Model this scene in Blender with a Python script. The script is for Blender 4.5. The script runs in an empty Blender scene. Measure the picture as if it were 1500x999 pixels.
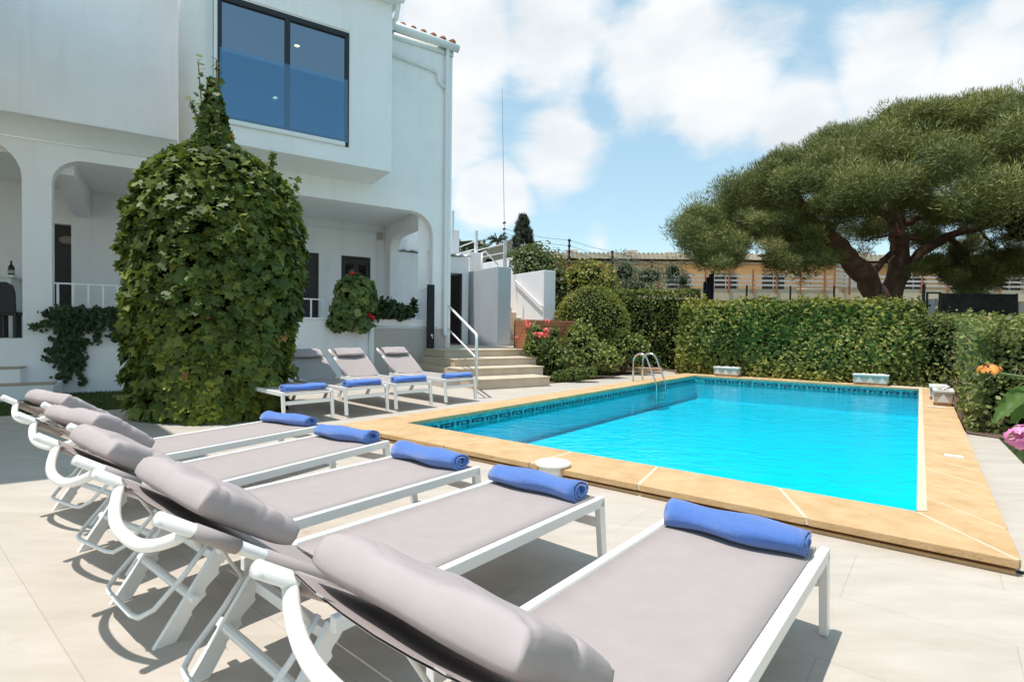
import bpy, bmesh, math, random
import numpy as np
from mathutils import Vector, Matrix
rng = np.random.default_rng(7); random.seed(7)
R = math.radians
SC = bpy.context.scene; COL = SC.collection

# ------------------------------------------------------------------ camera
FPX, PITCH, ROLL, CH = 778.0, -0.0202, 0.0120, 1.2246
fw = np.array([0, math.cos(PITCH), math.sin(PITCH)]); up0 = np.array([0, -math.sin(PITCH), math.cos(PITCH)]); rt0 = np.array([1.0, 0, 0])
rt = rt0*math.cos(ROLL) + up0*math.sin(ROLL); up = up0*math.cos(ROLL) - rt0*math.sin(ROLL)
CC = np.array([0, 0, CH])
cam = bpy.data.objects.new('camera', bpy.data.cameras.new('camera')); COL.objects.link(cam)
cam.matrix_world = Matrix(((rt[0], up[0], -fw[0], CC[0]), (rt[1], up[1], -fw[1], CC[1]), (rt[2], up[2], -fw[2], CC[2]), (0, 0, 0, 1)))
cam.data.sensor_width = 36; cam.data.lens = 36*FPX/1500; cam.data.clip_end = 3000; cam.data.clip_start = 0.02
SC.camera = cam
F = np.array([.8411, .5409, 0]); N = np.array([.5409, -.8411, 0]); HD = -12.3   # house facade: direction, outward normal, offset
def ray(px, py): return fw + rt*(px-750)/FPX - up*(py-499.5)/FPX
def at(px, py, z=0.):                       # survey point on a level plane
    d = ray(px, py); return CC + d*(z-CH)/d[2]
def dep(px, py, Y):                         # survey point at a given distance
    d = ray(px, py); return CC + d*Y/d[1]
def fo(px, py, o=0.):                       # survey point on a plane parallel to the facade -> (a, z)
    d = ray(px, py); t = (HD+o - CC@N)/(d@N); P = CC+d*t; return float(P@F), float(P[2])
def fa_(px, py, a):                         # on a plane square to the facade -> (o, z)
    d = ray(px, py); t = (a - CC@F)/(d@F); P = CC+d*t; return float(P@N-HD), float(P[2])
def FA(a, o, z=0.): return F*a + N*(o+HD) + np.array([0, 0, z])

# ------------------------------------------------------------------ materials
MATS = {}
def nd(t, ty, **kw):
    n = t.nodes.new(ty)
    for k, v in kw.items():
        if k.startswith('i_'): n.inputs[k[2:].replace('_', ' ')].default_value = v
        else: setattr(n, k, v)
    return n
def mat(name, col, rough=.6, var=0., vscale=5., bump=0., bscale=60., metal=0., spec=.5, col2=None, detail=4, coord='Object', hi=None):
    m = bpy.data.materials.new(name); m.use_nodes = True; t = m.node_tree; t.nodes.clear()
    out = nd(t, 'ShaderNodeOutputMaterial'); p = nd(t, 'ShaderNodeBsdfPrincipled')
    p.inputs['Roughness'].default_value = rough; p.inputs['Metallic'].default_value = metal
    p.inputs['Specular IOR Level'].default_value = spec
    t.links.new(p.outputs[0], out.inputs[0])
    tc = nd(t, 'ShaderNodeTexCoord')
    c = (*col, 1)
    p.inputs['Base Color'].default_value = c
    if var or col2:
        n = nd(t, 'ShaderNodeTexNoise'); n.inputs['Scale'].default_value = vscale; n.inputs['Detail'].default_value = detail
        n.inputs['Roughness'].default_value = .6
        t.links.new(tc.outputs[coord], n.inputs['Vector'])
        r = nd(t, 'ShaderNodeValToRGB'); r.color_ramp.elements[0].position = .3; r.color_ramp.elements[1].position = .7
        a = col2 if col2 else tuple(max(0, x*(1-var)) for x in col); b = col if col2 else tuple(min(1, x*(1+var)) for x in col)
        r.color_ramp.elements[0].color = (*a, 1); r.color_ramp.elements[1].color = (*b, 1)
        t.links.new(n.outputs['Fac'], r.inputs[0]); t.links.new(r.outputs[0], p.inputs['Base Color'])
    if bump:
        n2 = nd(t, 'ShaderNodeTexNoise'); n2.inputs['Scale'].default_value = bscale; n2.inputs['Detail'].default_value = 5
        t.links.new(tc.outputs[coord], n2.inputs['Vector'])
        bp = nd(t, 'ShaderNodeBump'); bp.inputs['Strength'].default_value = bump; bp.inputs['Distance'].default_value = .01
        t.links.new(n2.outputs['Fac'], bp.inputs['Height']); t.links.new(bp.outputs[0], p.inputs['Normal'])
    MATS[name] = m; return m
def leaf_mat(name, stops, rough=.5, trans=.25, spec=.25):
    rough = max(rough, .5); spec = min(spec, .25)
    m = bpy.data.materials.new(name); m.use_nodes = True; t = m.node_tree; t.nodes.clear()
    out = nd(t, 'ShaderNodeOutputMaterial'); p = nd(t, 'ShaderNodeBsdfPrincipled'); p.inputs['Roughness'].default_value = rough
    p.inputs['Specular IOR Level'].default_value = spec
    a = nd(t, 'ShaderNodeAttribute', attribute_name='rnd'); r = nd(t, 'ShaderNodeValToRGB')
    el = r.color_ramp.elements
    while len(el) < len(stops): el.new(.5)
    for e, (pos, c) in zip(el, stops): e.position = pos; e.color = (*c, 1)
    t.links.new(a.outputs['Fac'], r.inputs[0]); t.links.new(r.outputs[0], p.inputs['Base Color'])
    tr = nd(t, 'ShaderNodeBsdfTranslucent'); mx = nd(t, 'ShaderNodeMixShader'); mx.inputs[0].default_value = trans
    hs = nd(t, 'ShaderNodeHueSaturation'); hs.inputs['Value'].default_value = 1.5; hs.inputs['Saturation'].default_value = 1.1
    t.links.new(r.outputs[0], hs.inputs['Color']); t.links.new(hs.outputs[0], tr.inputs[0])
    t.links.new(p.outputs[0], mx.inputs[1]); t.links.new(tr.outputs[0], mx.inputs[2]); t.links.new(mx.outputs[0], out.inputs[0])
    MATS[name] = m; return m
M = MATS
mat('plaster', (.90, .875, .88), .85, .045, .9, .3, 38, detail=7)
mat('plaster_shaded', (.50, .525, .55), .85, .05, 1.2, .25, 45)  # white plaster with the shade of the house put into its colour
mat('step_stone', (.56, .455, .335), .75, .10, 3, .2, 50)
mat('plaster_old', (.82, .81, .77), .85, .06, 1.5, .25, 45)
mat('soffit', (.88, .88, .86), .85, .03, .8, .12, 30)
mat('panel_render', (.50, .45, .41), .8, .08, 1.2, .2, 40)
mat('white_paint', (.82, .82, .81), .35)
mat('white_metal', (.84, .815, .77), .32, .03, 8, .02, 150)
mat('pipe_white', (.78, .79, .80), .4)
mat('dark_wood', (.022, .014, .012), .5, .3, 12, .2, 40)
mat('dark_metal', (.012, .011, .012), .45, spec=.3)
mat('frame_black', (.012, .012, .015), .35)
mat('terracotta', (.36, .115, .05), .8, .3, 9, .2, 60)
mat('steel', (.62, .60, .56), .22, metal=1.0)
mat('chrome', (.75, .75, .76), .15, metal=1.0)
mat('stem', (.10, .065, .035), .8, .3, 20, .4, 60)
mat('stem_dry', (.30, .22, .13), .9, .3, 20)
mat('green_stem', (.09, .14, .035), .6)
mat('bark', (.125, .068, .048), .9, .45, 3.5, 1.0, 14)
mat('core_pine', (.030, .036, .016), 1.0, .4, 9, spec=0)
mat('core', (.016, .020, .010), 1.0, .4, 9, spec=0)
mat('soil', (.12, .075, .045), .95, .4, 6, .8, 30)
mat('earth', (.16, .15, .08), .95, .35, 1.5, .6, 20)
mat('stone', (.42, .30, .19), .85, .35, 7, .8, 30)
mat('pebble', (.72, .68, .64), .7, .1, 10)
mat('planter', (.52, .42, .33), .8, .08, 6, .3, 60)
mat('planter_base', (.52, .30, .16), .8, .15, 6, .3, 60)
mat('planter_white', (.68, .62, .56), .7)
mat('bench_wood', (.40, .22, .11), .7, .25, 14, .3, 60)
mat('wicker', (.022, .020, .020), .6, .3, 60, .5, 200)
mat('seat_white', (.7, .7, .68), .8)
mat('bottle_glass', (.008, .016, .008), .12)
mat('bottle_label', (.45, .42, .30), .5)
mat('lid', (.80, .77, .70), .5, .04, 10)
mat('ochre', (.72, .48, .26), .85, .12, .5, .1, 20)
mat('ochre_pale', (.68, .55, .40), .85, .08, .6, .1, 20)
mat('rail_white', (.68, .60, .56), .6)
mat('rail_orange', (.45, .16, .07), .6)
mat('roof_grey', (.30, .24, .19), .8)
mat('shade_net', (.020, .021, .018), .9, .6, 3)
mat('grey_panel', (.42, .41, .45), .6)
mat('net_post', (.02, .02, .02), .6)
mat('mast_grey', (.10, .10, .11), .5)
mat('wood_tan', (.42, .34, .25), .8, .1, 5)
mat('grout', (.66, .53, .39), .9, .15, 14)
mat('pale_stone', (.63, .50, .35), .85, .08, 6, .2, 60)
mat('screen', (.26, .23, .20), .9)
# pool finishes
mat('pool_tile', (.40, .84, .96), .4, .03, 3)
mat('band_tile', (.045, .36, .37), .3, .45, 16, .1, 40, detail=2)
mat('key_tile', (.008, .03, .07), .3)
mat('red_petal', (.55, .012, .015), .5)
mat('rose_petal', (.75, .13, .11), .5, .2, 30)
mat('pink_petal', (.75, .22, .42), .5, .3, 60)
mat('orange_petal', (.80, .30, .05), .5, .35, 60)
mat('lamp_glow', (1, 1, 1))
t = M['lamp_glow'].node_tree; p = [n for n in t.nodes if n.type == 'BSDF_PRINCIPLED'][0]
p.inputs['Emission Color'].default_value = (1, .40, .10, 1); p.inputs['Emission Strength'].default_value = 60

def streaks():
    m = M['plaster']; t = m.node_tree; p = [n for n in t.nodes if n.type == 'BSDF_PRINCIPLED'][0]; old = p.inputs['Base Color'].links[0].from_socket; tc = [n for n in t.nodes if n.type == 'TEX_COORD'][0]
    mp = nd(t, 'ShaderNodeMapping'); mp.inputs['Scale'].default_value = (4.5, 4.5, .35); t.links.new(tc.outputs['Object'], mp.inputs['Vector'])
    n = nd(t, 'ShaderNodeTexNoise'); n.inputs['Scale'].default_value = 1.4; n.inputs['Detail'].default_value = 6; t.links.new(mp.outputs[0], n.inputs['Vector'])
    r = nd(t, 'ShaderNodeValToRGB'); r.color_ramp.elements[0].position = .52; r.color_ramp.elements[1].position = .78; r.color_ramp.elements[0].color = (1, 1, 1, 1); r.color_ramp.elements[1].color = (.945, .942, .93, 1); t.links.new(n.outputs['Fac'], r.inputs[0])
    mx = nd(t, 'ShaderNodeMixRGB', blend_type='MULTIPLY'); mx.inputs[0].default_value = 1; t.links.new(old, mx.inputs[1]); t.links.new(r.outputs[0], mx.inputs[2]); t.links.new(mx.outputs[0], p.inputs['Base Color'])
streaks()
def sandstone():
    m = mat('sandstone', (.61, .415, .22), .85, 0, 4.5, .45, 55, col2=(.48, .29, .13), detail=8); t = m.node_tree
    p = [n for n in t.nodes if n.type == 'BSDF_PRINCIPLED'][0]; old = p.inputs['Base Color'].links[0].from_socket
    tc = [n for n in t.nodes if n.type == 'TEX_COORD'][0]
    mp = nd(t, 'ShaderNodeMapping'); mp.inputs['Rotation'].default_value = (0, 0, .67); mp.inputs['Scale'].default_value = (14, 40, 30)
    t.links.new(tc.outputs['Object'], mp.inputs['Vector'])
    n = nd(t, 'ShaderNodeTexNoise'); n.inputs['Scale'].default_value = 1.3; n.inputs['Detail'].default_value = 3
    t.links.new(mp.outputs[0], n.inputs['Vector'])
    r = nd(t, 'ShaderNodeValToRGB'); r.color_ramp.elements[0].position = .69; r.color_ramp.elements[1].position = .75
    t.links.new(n.outputs['Fac'], r.inputs[0])
    mx = nd(t, 'ShaderNodeMixRGB'); mx.inputs[2].default_value = (.40, .22, .085, 1)
    t.links.new(r.outputs[0], mx.inputs[0]); t.links.new(old, mx.inputs[1]); t.links.new(mx.outputs[0], p.inputs['Base Color'])
sandstone()
def tiles():
    m = bpy.data.materials.new('terrace_tile'); m.use_nodes = True; t = m.node_tree; p = t.nodes['Principled BSDF']; p.inputs['Roughness'].default_value = .55
    tc = nd(t, 'ShaderNodeTexCoord'); mp = nd(t, 'ShaderNodeMapping'); mp.inputs['Rotation'].default_value = (0, 0, .683); mp.inputs['Location'].default_value = (.35, .12, 0)
    t.links.new(tc.outputs['Object'], mp.inputs['Vector'])
    b = nd(t, 'ShaderNodeTexBrick'); b.offset = .5; b.inputs['Scale'].default_value = 1.0; b.inputs['Brick Width'].default_value = 1.2; b.inputs['Row Height'].default_value = .6
    b.inputs['Mortar Size'].default_value = .0028; b.inputs['Mortar Smooth'].default_value = .2
    b.inputs['Color1'].default_value = (.535, .472, .402, 1); b.inputs['Color2'].default_value = (.515, .452, .384, 1); b.inputs['Mortar'].default_value = (.44, .375, .31, 1)
    t.links.new(mp.outputs[0], b.inputs['Vector'])
    mp2 = nd(t, 'ShaderNodeMapping'); mp2.inputs['Rotation'].default_value = (0, 0, .683); mp2.inputs['Scale'].default_value = (.8, 3.2, 1)
    t.links.new(tc.outputs['Object'], mp2.inputs['Vector'])
    n = nd(t, 'ShaderNodeTexNoise'); n.inputs['Scale'].default_value = 2.2; n.inputs['Detail'].default_value = 6; n.inputs['Roughness'].default_value = .65
    t.links.new(mp2.outputs[0], n.inputs['Vector'])
    r = nd(t, 'ShaderNodeValToRGB'); r.color_ramp.elements[0].position = .3; r.color_ramp.elements[1].position = .7
    r.color_ramp.elements[0].color = (.86, .84, .81, 1); r.color_ramp.elements[1].color = (1.06, 1.05, 1.05, 1)
    t.links.new(n.outputs['Fac'], r.inputs[0])
    mx = nd(t, 'ShaderNodeMixRGB', blend_type='MULTIPLY'); mx.inputs[0].default_value = 1
    t.links.new(b.outputs['Color'], mx.inputs[1]); t.links.new(r.outputs[0], mx.inputs[2])
    # a few small stains
    n3 = nd(t, 'ShaderNodeTexNoise'); n3.inputs['Scale'].default_value = 5.5; n3.inputs['Detail'].default_value = 1
    t.links.new(tc.outputs['Object'], n3.inputs['Vector'])
    r3 = nd(t, 'ShaderNodeValToRGB'); r3.color_ramp.elements[0].position = .72; r3.color_ramp.elements[1].position = .80; r3.color_ramp.elements[1].color = (.5, .5, .5, 1)
    t.links.new(n3.outputs['Fac'], r3.inputs[0])
    m3 = nd(t, 'ShaderNodeMixRGB'); m3.inputs[2].default_value = (.40, .30, .21, 1)
    t.links.new(r3.outputs[0], m3.inputs[0]); t.links.new(mx.outputs[0], m3.inputs[1]); t.links.new(m3.outputs[0], p.inputs['Base Color'])
    bp = nd(t, 'ShaderNodeBump'); bp.inputs['Strength'].default_value = .25; bp.inputs['Distance'].default_value = .003; bp.invert = True
    t.links.new(b.outputs['Fac'], bp.inputs['Height']); t.links.new(bp.outputs[0], p.inputs['Normal'])
    MATS['terrace_tile'] = m
tiles()
def fabric(name, col, scale, var=.10, bump=.35, rough=.75, sheen=0., soft=None):
    m = bpy.data.materials.new(name); m.use_nodes = True; t = m.node_tree; p = t.nodes['Principled BSDF']; p.inputs['Roughness'].default_value = rough
    p.inputs['Sheen Weight'].default_value = sheen; p.inputs['Specular IOR Level'].default_value = .3
    tc = nd(t, 'ShaderNodeTexCoord')
    w1 = nd(t, 'ShaderNodeTexWave', bands_direction='X'); w2 = nd(t, 'ShaderNodeTexWave', bands_direction='Y')
    for w in (w1, w2): w.inputs['Scale'].default_value = scale; w.inputs['Distortion'].default_value = .3; t.links.new(tc.outputs['Object'], w.inputs['Vector'])
    mu = nd(t, 'ShaderNodeMath', operation='ADD'); t.links.new(w1.outputs['Fac'], mu.inputs[0]); t.links.new(w2.outputs['Fac'], mu.inputs[1])
    hf = nd(t, 'ShaderNodeMath', operation='MULTIPLY'); hf.inputs[1].default_value = .5; t.links.new(mu.outputs[0], hf.inputs[0])
    r = nd(t, 'ShaderNodeValToRGB'); r.color_ramp.elements[0].color = (*[x*(1-var) for x in col], 1); r.color_ramp.elements[1].color = (*[min(1, x*(1+var)) for x in col], 1)
    t.links.new(hf.outputs[0], r.inputs[0])
    n = nd(t, 'ShaderNodeTexNoise'); n.inputs['Scale'].default_value = 11; n.inputs['Detail'].default_value = 6; t.links.new(tc.outputs['Object'], n.inputs['Vector'])
    r2 = nd(t, 'ShaderNodeValToRGB'); r2.color_ramp.elements[0].color = (.965, .965, .965, 1); r2.color_ramp.elements[1].color = (1.03, 1.03, 1.03, 1); r2.color_ramp.elements[0].position = .3; r2.color_ramp.elements[1].position = .7
    t.links.new(n.outputs['Fac'], r2.inputs[0])
    mx = nd(t, 'ShaderNodeMixRGB', blend_type='MULTIPLY'); mx.inputs[0].default_value = 1; t.links.new(r.outputs[0], mx.inputs[1]); t.links.new(r2.outputs[0], mx.inputs[2])
    t.links.new(mx.outputs[0], p.inputs['Base Color'])
    bp = nd(t, 'ShaderNodeBump'); bp.inputs['Strength'].default_value = bump; bp.inputs['Distance'].default_value = .0015
    t.links.new(hf.outputs[0], bp.inputs['Height'])
    if soft:
        n4 = nd(t, 'ShaderNodeTexNoise'); n4.inputs['Scale'].default_value = soft; n4.inputs['Detail'].default_value = 4; t.links.new(tc.outputs['Object'], n4.inputs['Vector'])
        b2 = nd(t, 'ShaderNodeBump'); b2.inputs['Strength'].default_value = .32; b2.inputs['Distance'].default_value = .009
        t.links.new(n4.outputs['Fac'], b2.inputs['Height']); t.links.new(bp.outputs[0], b2.inputs['Normal']); t.links.new(b2.outputs[0], p.inputs['Normal'])
    else: t.links.new(bp.outputs[0], p.inputs['Normal'])
    MATS[name] = m
fabric('sling', (.385, .328, .308), 130, .05, .2)
fabric('pillow', (.42, .355, .342), 120, .015, .06, soft=8)
fabric('towel', (.085, .205, .60), 170, .16, .9, .95, .5, soft=34)

def water():
    m = bpy.data.materials.new('water'); m.use_nodes = True; t = m.node_tree; t.nodes.clear()
    out = nd(t, 'ShaderNodeOutputMaterial'); tr = nd(t, 'ShaderNodeBsdfTransparent'); tr.inputs[0].default_value = (.04, .91, .985, 1)
    gl = nd(t, 'ShaderNodeBsdfGlossy'); gl.inputs['Roughness'].default_value = .02
    fr = nd(t, 'ShaderNodeFresnel'); fr.inputs['IOR'].default_value = 1.33
    mx = nd(t, 'ShaderNodeMixShader')
    tc = nd(t, 'ShaderNodeTexCoord'); mp = nd(t, 'ShaderNodeMapping'); mp.inputs['Rotation'].default_value = (0, 0, .7); mp.inputs['Scale'].default_value = (1, 1.5, 1)
    t.links.new(tc.outputs['Object'], mp.inputs['Vector'])
    n = nd(t, 'ShaderNodeTexNoise'); n.inputs['Scale'].default_value = 3.6; n.inputs['Detail'].default_value = 5; n.inputs['Distortion'].default_value = .9
    t.links.new(mp.outputs[0], n.inputs['Vector'])
    bp = nd(t, 'ShaderNodeBump'); bp.inputs['Strength'].default_value = .30; bp.inputs['Distance'].default_value = .06
    t.links.new(n.outputs['Fac'], bp.inputs['Height'])
    t.links.new(bp.outputs[0], gl.inputs['Normal']); t.links.new(bp.outputs[0], fr.inputs['Normal'])
    t.links.new(fr.outputs[0], mx.inputs[0]); t.links.new(tr.outputs[0], mx.inputs[1]); t.links.new(gl.outputs[0], mx.inputs[2]); t.links.new(mx.outputs[0], out.inputs[0])
    MATS['water'] = m
water()
def pane_mat(name, tint, refl, k):
    m = bpy.data.materials.new(name); m.use_nodes = True; t = m.node_tree; t.nodes.clear()
    out = nd(t, 'ShaderNodeOutputMaterial'); tr = nd(t, 'ShaderNodeBsdfTransparent'); tr.inputs[0].default_value = (*tint, 1)
    gl = nd(t, 'ShaderNodeBsdfGlossy'); gl.inputs['Roughness'].default_value = .01; gl.inputs[0].default_value = (*refl, 1)
    mx = nd(t, 'ShaderNodeMixShader'); mx.inputs[0].default_value = k
    t.links.new(tr.outputs[0], mx.inputs[1]); t.links.new(gl.outputs[0], mx.inputs[2]); t.links.new(mx.outputs[0], out.inputs[0]); MATS[name] = m
pane_mat('glass', (.20, .30, .40), (.50, .60, .70), .42)
pane_mat('glass_clear', (.62, .80, .90), (.50, .66, .78), .17)

leaf_mat('ivy_leaf', [(0, (0.053, 0.082, 0.020)), (.45, (0.112, 0.156, 0.031)), (.8, (0.232, 0.253, 0.042)), (.97, (0.400, 0.400, 0.057)), (1, (0.400, 0.164, 0.057))], .36, .25)
leaf_mat('hedge_leaf', [(0, (0.101, 0.121, 0.031)), (.5, (0.207, 0.224, 0.047)), (.85, (0.375, 0.352, 0.067)), (1, (0.400, 0.243, 0.118))], .38, .22)
leaf_mat('wild_leaf', [(0, (0.100, 0.120, 0.035)), (.5, (0.189, 0.211, 0.054)), (.85, (0.329, 0.321, 0.099)), (1, (0.400, 0.301, 0.167))], .45, .22)
leaf_mat('topiary_leaf', [(0, (0.079, 0.095, 0.021)), (.5, (0.173, 0.186, 0.033)), (1, (0.330, 0.295, 0.058))], .45, .2)
leaf_mat('rose_leaf', [(0, (0.079, 0.111, 0.035)), (.5, (0.163, 0.203, 0.051)), (1, (0.342, 0.344, 0.097))], .4, .25)
leaf_mat('lime_leaf', [(0, (0.068, 0.102, 0.024)), (1, (0.153, 0.196, 0.048))], .45, .3)
leaf_mat('olive_leaf', [(0, (0.120, 0.150, 0.090)), (1, (0.240, 0.264, 0.180))], .5, .2)
leaf_mat('rusty_leaf', [(0, (0.072, 0.112, 0.041)), (.7, (0.163, 0.204, 0.075)), (.86, (0.400, 0.204, 0.075)), (1, (0.400, 0.286, 0.094))], .5, .2)
leaf_mat('geranium_leaf', [(0, (0.062, 0.114, 0.038)), (.6, (0.135, 0.198, 0.061)), (1, (0.270, 0.322, 0.096))], .5, .22)
leaf_mat('creeper_leaf', [(0, (0.023, 0.045, 0.019)), (1, (0.061, 0.097, 0.034))], .45, .15)
leaf_mat('pine_needle', [(0, (0.064, 0.082, 0.028)), (.5, (0.153, 0.169, 0.051)), (.85, (0.273, 0.259, 0.079)), (1, (0.344, 0.316, 0.120))], .55, .15, .3)
leaf_mat('pine_needle_pale', [(0, (0.075, 0.083, 0.033)), (1, (0.255, 0.195, 0.090))], .5, .12, .35)
leaf_mat('cypress_leaf', [(0, (0.035, 0.054, 0.029)), (1, (0.083, 0.102, 0.058))], .6, .1)
leaf_mat('palm_leaf', [(0, (.02, .04, .018)), (1, (.05, .08, .035))], .5, .1)
leaf_mat('grass_blade', [(0, (0.050, 0.077, 0.018)), (1, (0.121, 0.160, 0.033))], .5, .25)
leaf_mat('lantana_leaf', [(0, (.07, .12, .025)), (1, (.13, .20, .04))], .45, .3)
# ------------------------------------------------------------------ mesh helpers
class MB:
    def __init__(s): s.v = []; s.f = []
    def add(s, v, f):
        k = len(s.v); s.v += [tuple(float(c) for c in p) for p in v]; s.f += [tuple(i+k for i in q) for q in f]; return s
    def box(s, x0, x1, y0, y1, z0, z1):
        return s.add([(x0,y0,z0),(x1,y0,z0),(x1,y1,z0),(x0,y1,z0),(x0,y0,z1),(x1,y0,z1),(x1,y1,z1),(x0,y1,z1)],
                     [(0,3,2,1),(4,5,6,7),(0,1,5,4),(1,2,6,5),(2,3,7,6),(3,0,4,7)])
    def prism(s, poly, d):                   # planar polygon (3d points) pushed by vector d
        n = len(poly); d = np.array(d, float); a = [np.array(p, float) for p in poly]
        return s.add(a+[p+d for p in a], [tuple(range(n))[::-1], tuple(range(n, 2*n))]+[(i, (i+1) % n, n+(i+1) % n, n+i) for i in range(n)])
    def tube(s, pts, r, n=8, cap=True, flat=1.0):
        P = [np.array(p, float) for p in pts]; rs = r if hasattr(r, '__len__') else [r]*len(P); v = []; f = []
        T0 = P[1]-P[0]; u = np.cross(T0, [0, 0, 1.]); u = u if np.linalg.norm(u) > 1e-6*np.linalg.norm(T0)+1e-9 else np.array([1., 0, 0])
        for i, p in enumerate(P):
            a = P[min(i+1, len(P)-1)]-P[max(i-1, 0)]; a = a/np.linalg.norm(a)
            u = u-a*(u@a); u = u/np.linalg.norm(u); w = np.cross(a, u)
            for k in range(n):
                q = 2*math.pi*k/n; v.append(p+rs[i]*(u*math.cos(q)+w*math.sin(q)*flat))
        for i in range(len(P)-1):
            for k in range(n): f.append((i*n+k, i*n+(k+1) % n, (i+1)*n+(k+1) % n, (i+1)*n+k))
        if cap: f += [tuple(range(n))[::-1], tuple(range((len(P)-1)*n, len(P)*n))]
        return s.add(v, f)
    def bar(s, p, q, w, h):                  # rectangular bar between two points
        p = np.array(p, float); q = np.array(q, float); a = (q-p)/np.linalg.norm(q-p)
        u = np.cross(a, [0, 0, 1.]); u = u/np.linalg.norm(u) if np.linalg.norm(u) > 1e-6 else np.array([1., 0, 0]); v = np.cross(u, a)
        c = [p+u*sx*w/2+v*sy*h/2 for sx, sy in ((-1,-1),(1,-1),(1,1),(-1,1))]
        return s.prism(c, q-p)
    def lathe(s, prof, c=(0,0,0), n=24):
        v = []; f = []; m = len(prof)
        for r, z in prof:
            for k in range(n): q = 2*math.pi*k/n; v.append((c[0]+r*math.cos(q), c[1]+r*math.sin(q), c[2]+z))
        for i in range(m-1):
            for k in range(n): f.append((i*n+k, i*n+(k+1) % n, (i+1)*n+(k+1) % n, (i+1)*n+k))
        f += [tuple(range(n))[::-1], tuple(range((m-1)*n, m*n))]
        return s.add(v, f)
    def blob(s, c, r, seed=0, n=2, amp=.15):
        bm = bmesh.new(); bmesh.ops.create_icosphere(bm, subdivisions=n, radius=1)
        g = np.random.default_rng(seed); ph = g.uniform(0, 6, 3)
        v = [np.array(c)+np.array(x.co)*np.array(r)*(1+amp*math.sin(3*x.co.x+ph[0])*math.cos(2.5*x.co.y+ph[1])+amp*.6*math.sin(5*x.co.z+ph[2])) for x in bm.verts]
        f = [tuple(q.index for q in p.verts) for p in bm.faces]; bm.free(); return s.add(v, f)
    def build(s, name, m, parent=None, smooth=False, bevel=0., loc=None, autosm=False):
        off = np.array(loc if loc is not None else (0, 0, 0), float)
        me = bpy.data.meshes.new(name); me.from_pydata([tuple(np.array(p)-off) for p in s.v], [], s.f)
        bm = bmesh.new(); bm.from_mesh(me); bmesh.ops.recalc_face_normals(bm, faces=bm.faces); bm.to_mesh(me); bm.free()
        return link(name, me, m, parent, smooth, bevel, loc)
def link(name, me, m, parent=None, smooth=False, bevel=0., loc=None):
    o = bpy.data.objects.new(name, me); COL.objects.link(o)
    me.materials.append(M[m] if isinstance(m, str) else m)
    if smooth: me.polygons.foreach_set('use_smooth', [True]*len(me.polygons))
    if bevel:
        b = o.modifiers.new('bevel', 'BEVEL'); b.width = bevel; b.segments = 2; b.limit_method = 'ANGLE'; b.angle_limit = R(40)
        if smooth: b.harden_normals = False
    if parent is not None: o.parent = parent
    if loc is not None and parent is None: o.location = loc
    return o
def tag(o, label=None, cat=None, group=None, kind=None):
    if label: o['label'] = label
    if cat: o['category'] = cat
    if group: o['group'] = group
    if kind: o['kind'] = kind
    return o
def thing(name, label, cat, loc=(0,0,0), rz=0., group=None):
    o = bpy.data.objects.new(name, None); COL.objects.link(o); o.location = tuple(float(c) for c in loc); o.rotation_euler = (0, 0, rz); o.empty_display_size = .1
    return tag(o, label, cat, group)
def struct(o): o['kind'] = 'structure'; return o
def dup(root, loc, rz, label=None, group=None):
    r = root.copy(); COL.objects.link(r); r.location = tuple(float(c) for c in loc); r.rotation_euler = (0, 0, rz)
    if label: r['label'] = label
    if group: r['group'] = group
    for ch in list(root.children):
        c = ch.copy(); COL.objects.link(c); c.parent = r
        for g in list(ch.children):
            d = g.copy(); COL.objects.link(d); d.parent = c
    return r
def curve_mesh(loops, th):                   # 2d loops (outer + holes) -> slab centred on z=0
    cu = bpy.data.curves.new('t', 'CURVE'); cu.dimensions = '2D'; cu.fill_mode = 'BOTH'; cu.extrude = th/2
    for L in loops:
        sp = cu.splines.new('POLY'); sp.points.add(len(L)-1)
        for p, q in zip(sp.points, L): p.co = (q[0], q[1], 0, 1)
        sp.use_cyclic_u = True
    o = bpy.data.objects.new('t', cu); COL.objects.link(o); dg = bpy.context.evaluated_depsgraph_get(); dg.update()
    me = bpy.data.meshes.new_from_object(o.evaluated_get(dg)); bpy.data.objects.remove(o); bpy.data.curves.remove(cu)
    v = [tuple(x.co) for x in me.vertices]; f = [tuple(p.vertices) for p in me.polygons]; bpy.data.meshes.remove(me); return v, f
def sheet(name, loops, z, m, th=0.):
    v, f = curve_mesh(loops, th); b = MB(); b.add([(x, y, q+z-th/2) for x, y, q in v], f)
    me = bpy.data.meshes.new(name); me.from_pydata(b.v, [], b.f)
    bm = bmesh.new(); bm.from_mesh(me)
    if th == 0:
        for fc in bm.faces:
            fc.normal_update()
            if fc.normal.z < 0: fc.normal_flip()
    else: bmesh.ops.remove_doubles(bm, verts=bm.verts, dist=1e-5); bmesh.ops.recalc_face_normals(bm, faces=bm.faces)
    bm.to_mesh(me); bm.free(); return link(name, me, m)
def rrect(x0, x1, z0, z1, rtl=0., rtr=0., n=8):   # opening with rounded upper corners
    p = [(x0, z0), (x1, z0)]
    if rtr: p += [(x1-rtr+rtr*math.cos(q), z1-rtr+rtr*math.sin(q)) for q in np.linspace(0, math.pi/2, n)]
    else: p.append((x1, z1))
    if rtl: p += [(x0+rtl-rtl*math.sin(q), z1-rtl+rtl*math.cos(q)) for q in np.linspace(0, math.pi/2, n)]
    else: p.append((x0, z1))
    return p
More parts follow.
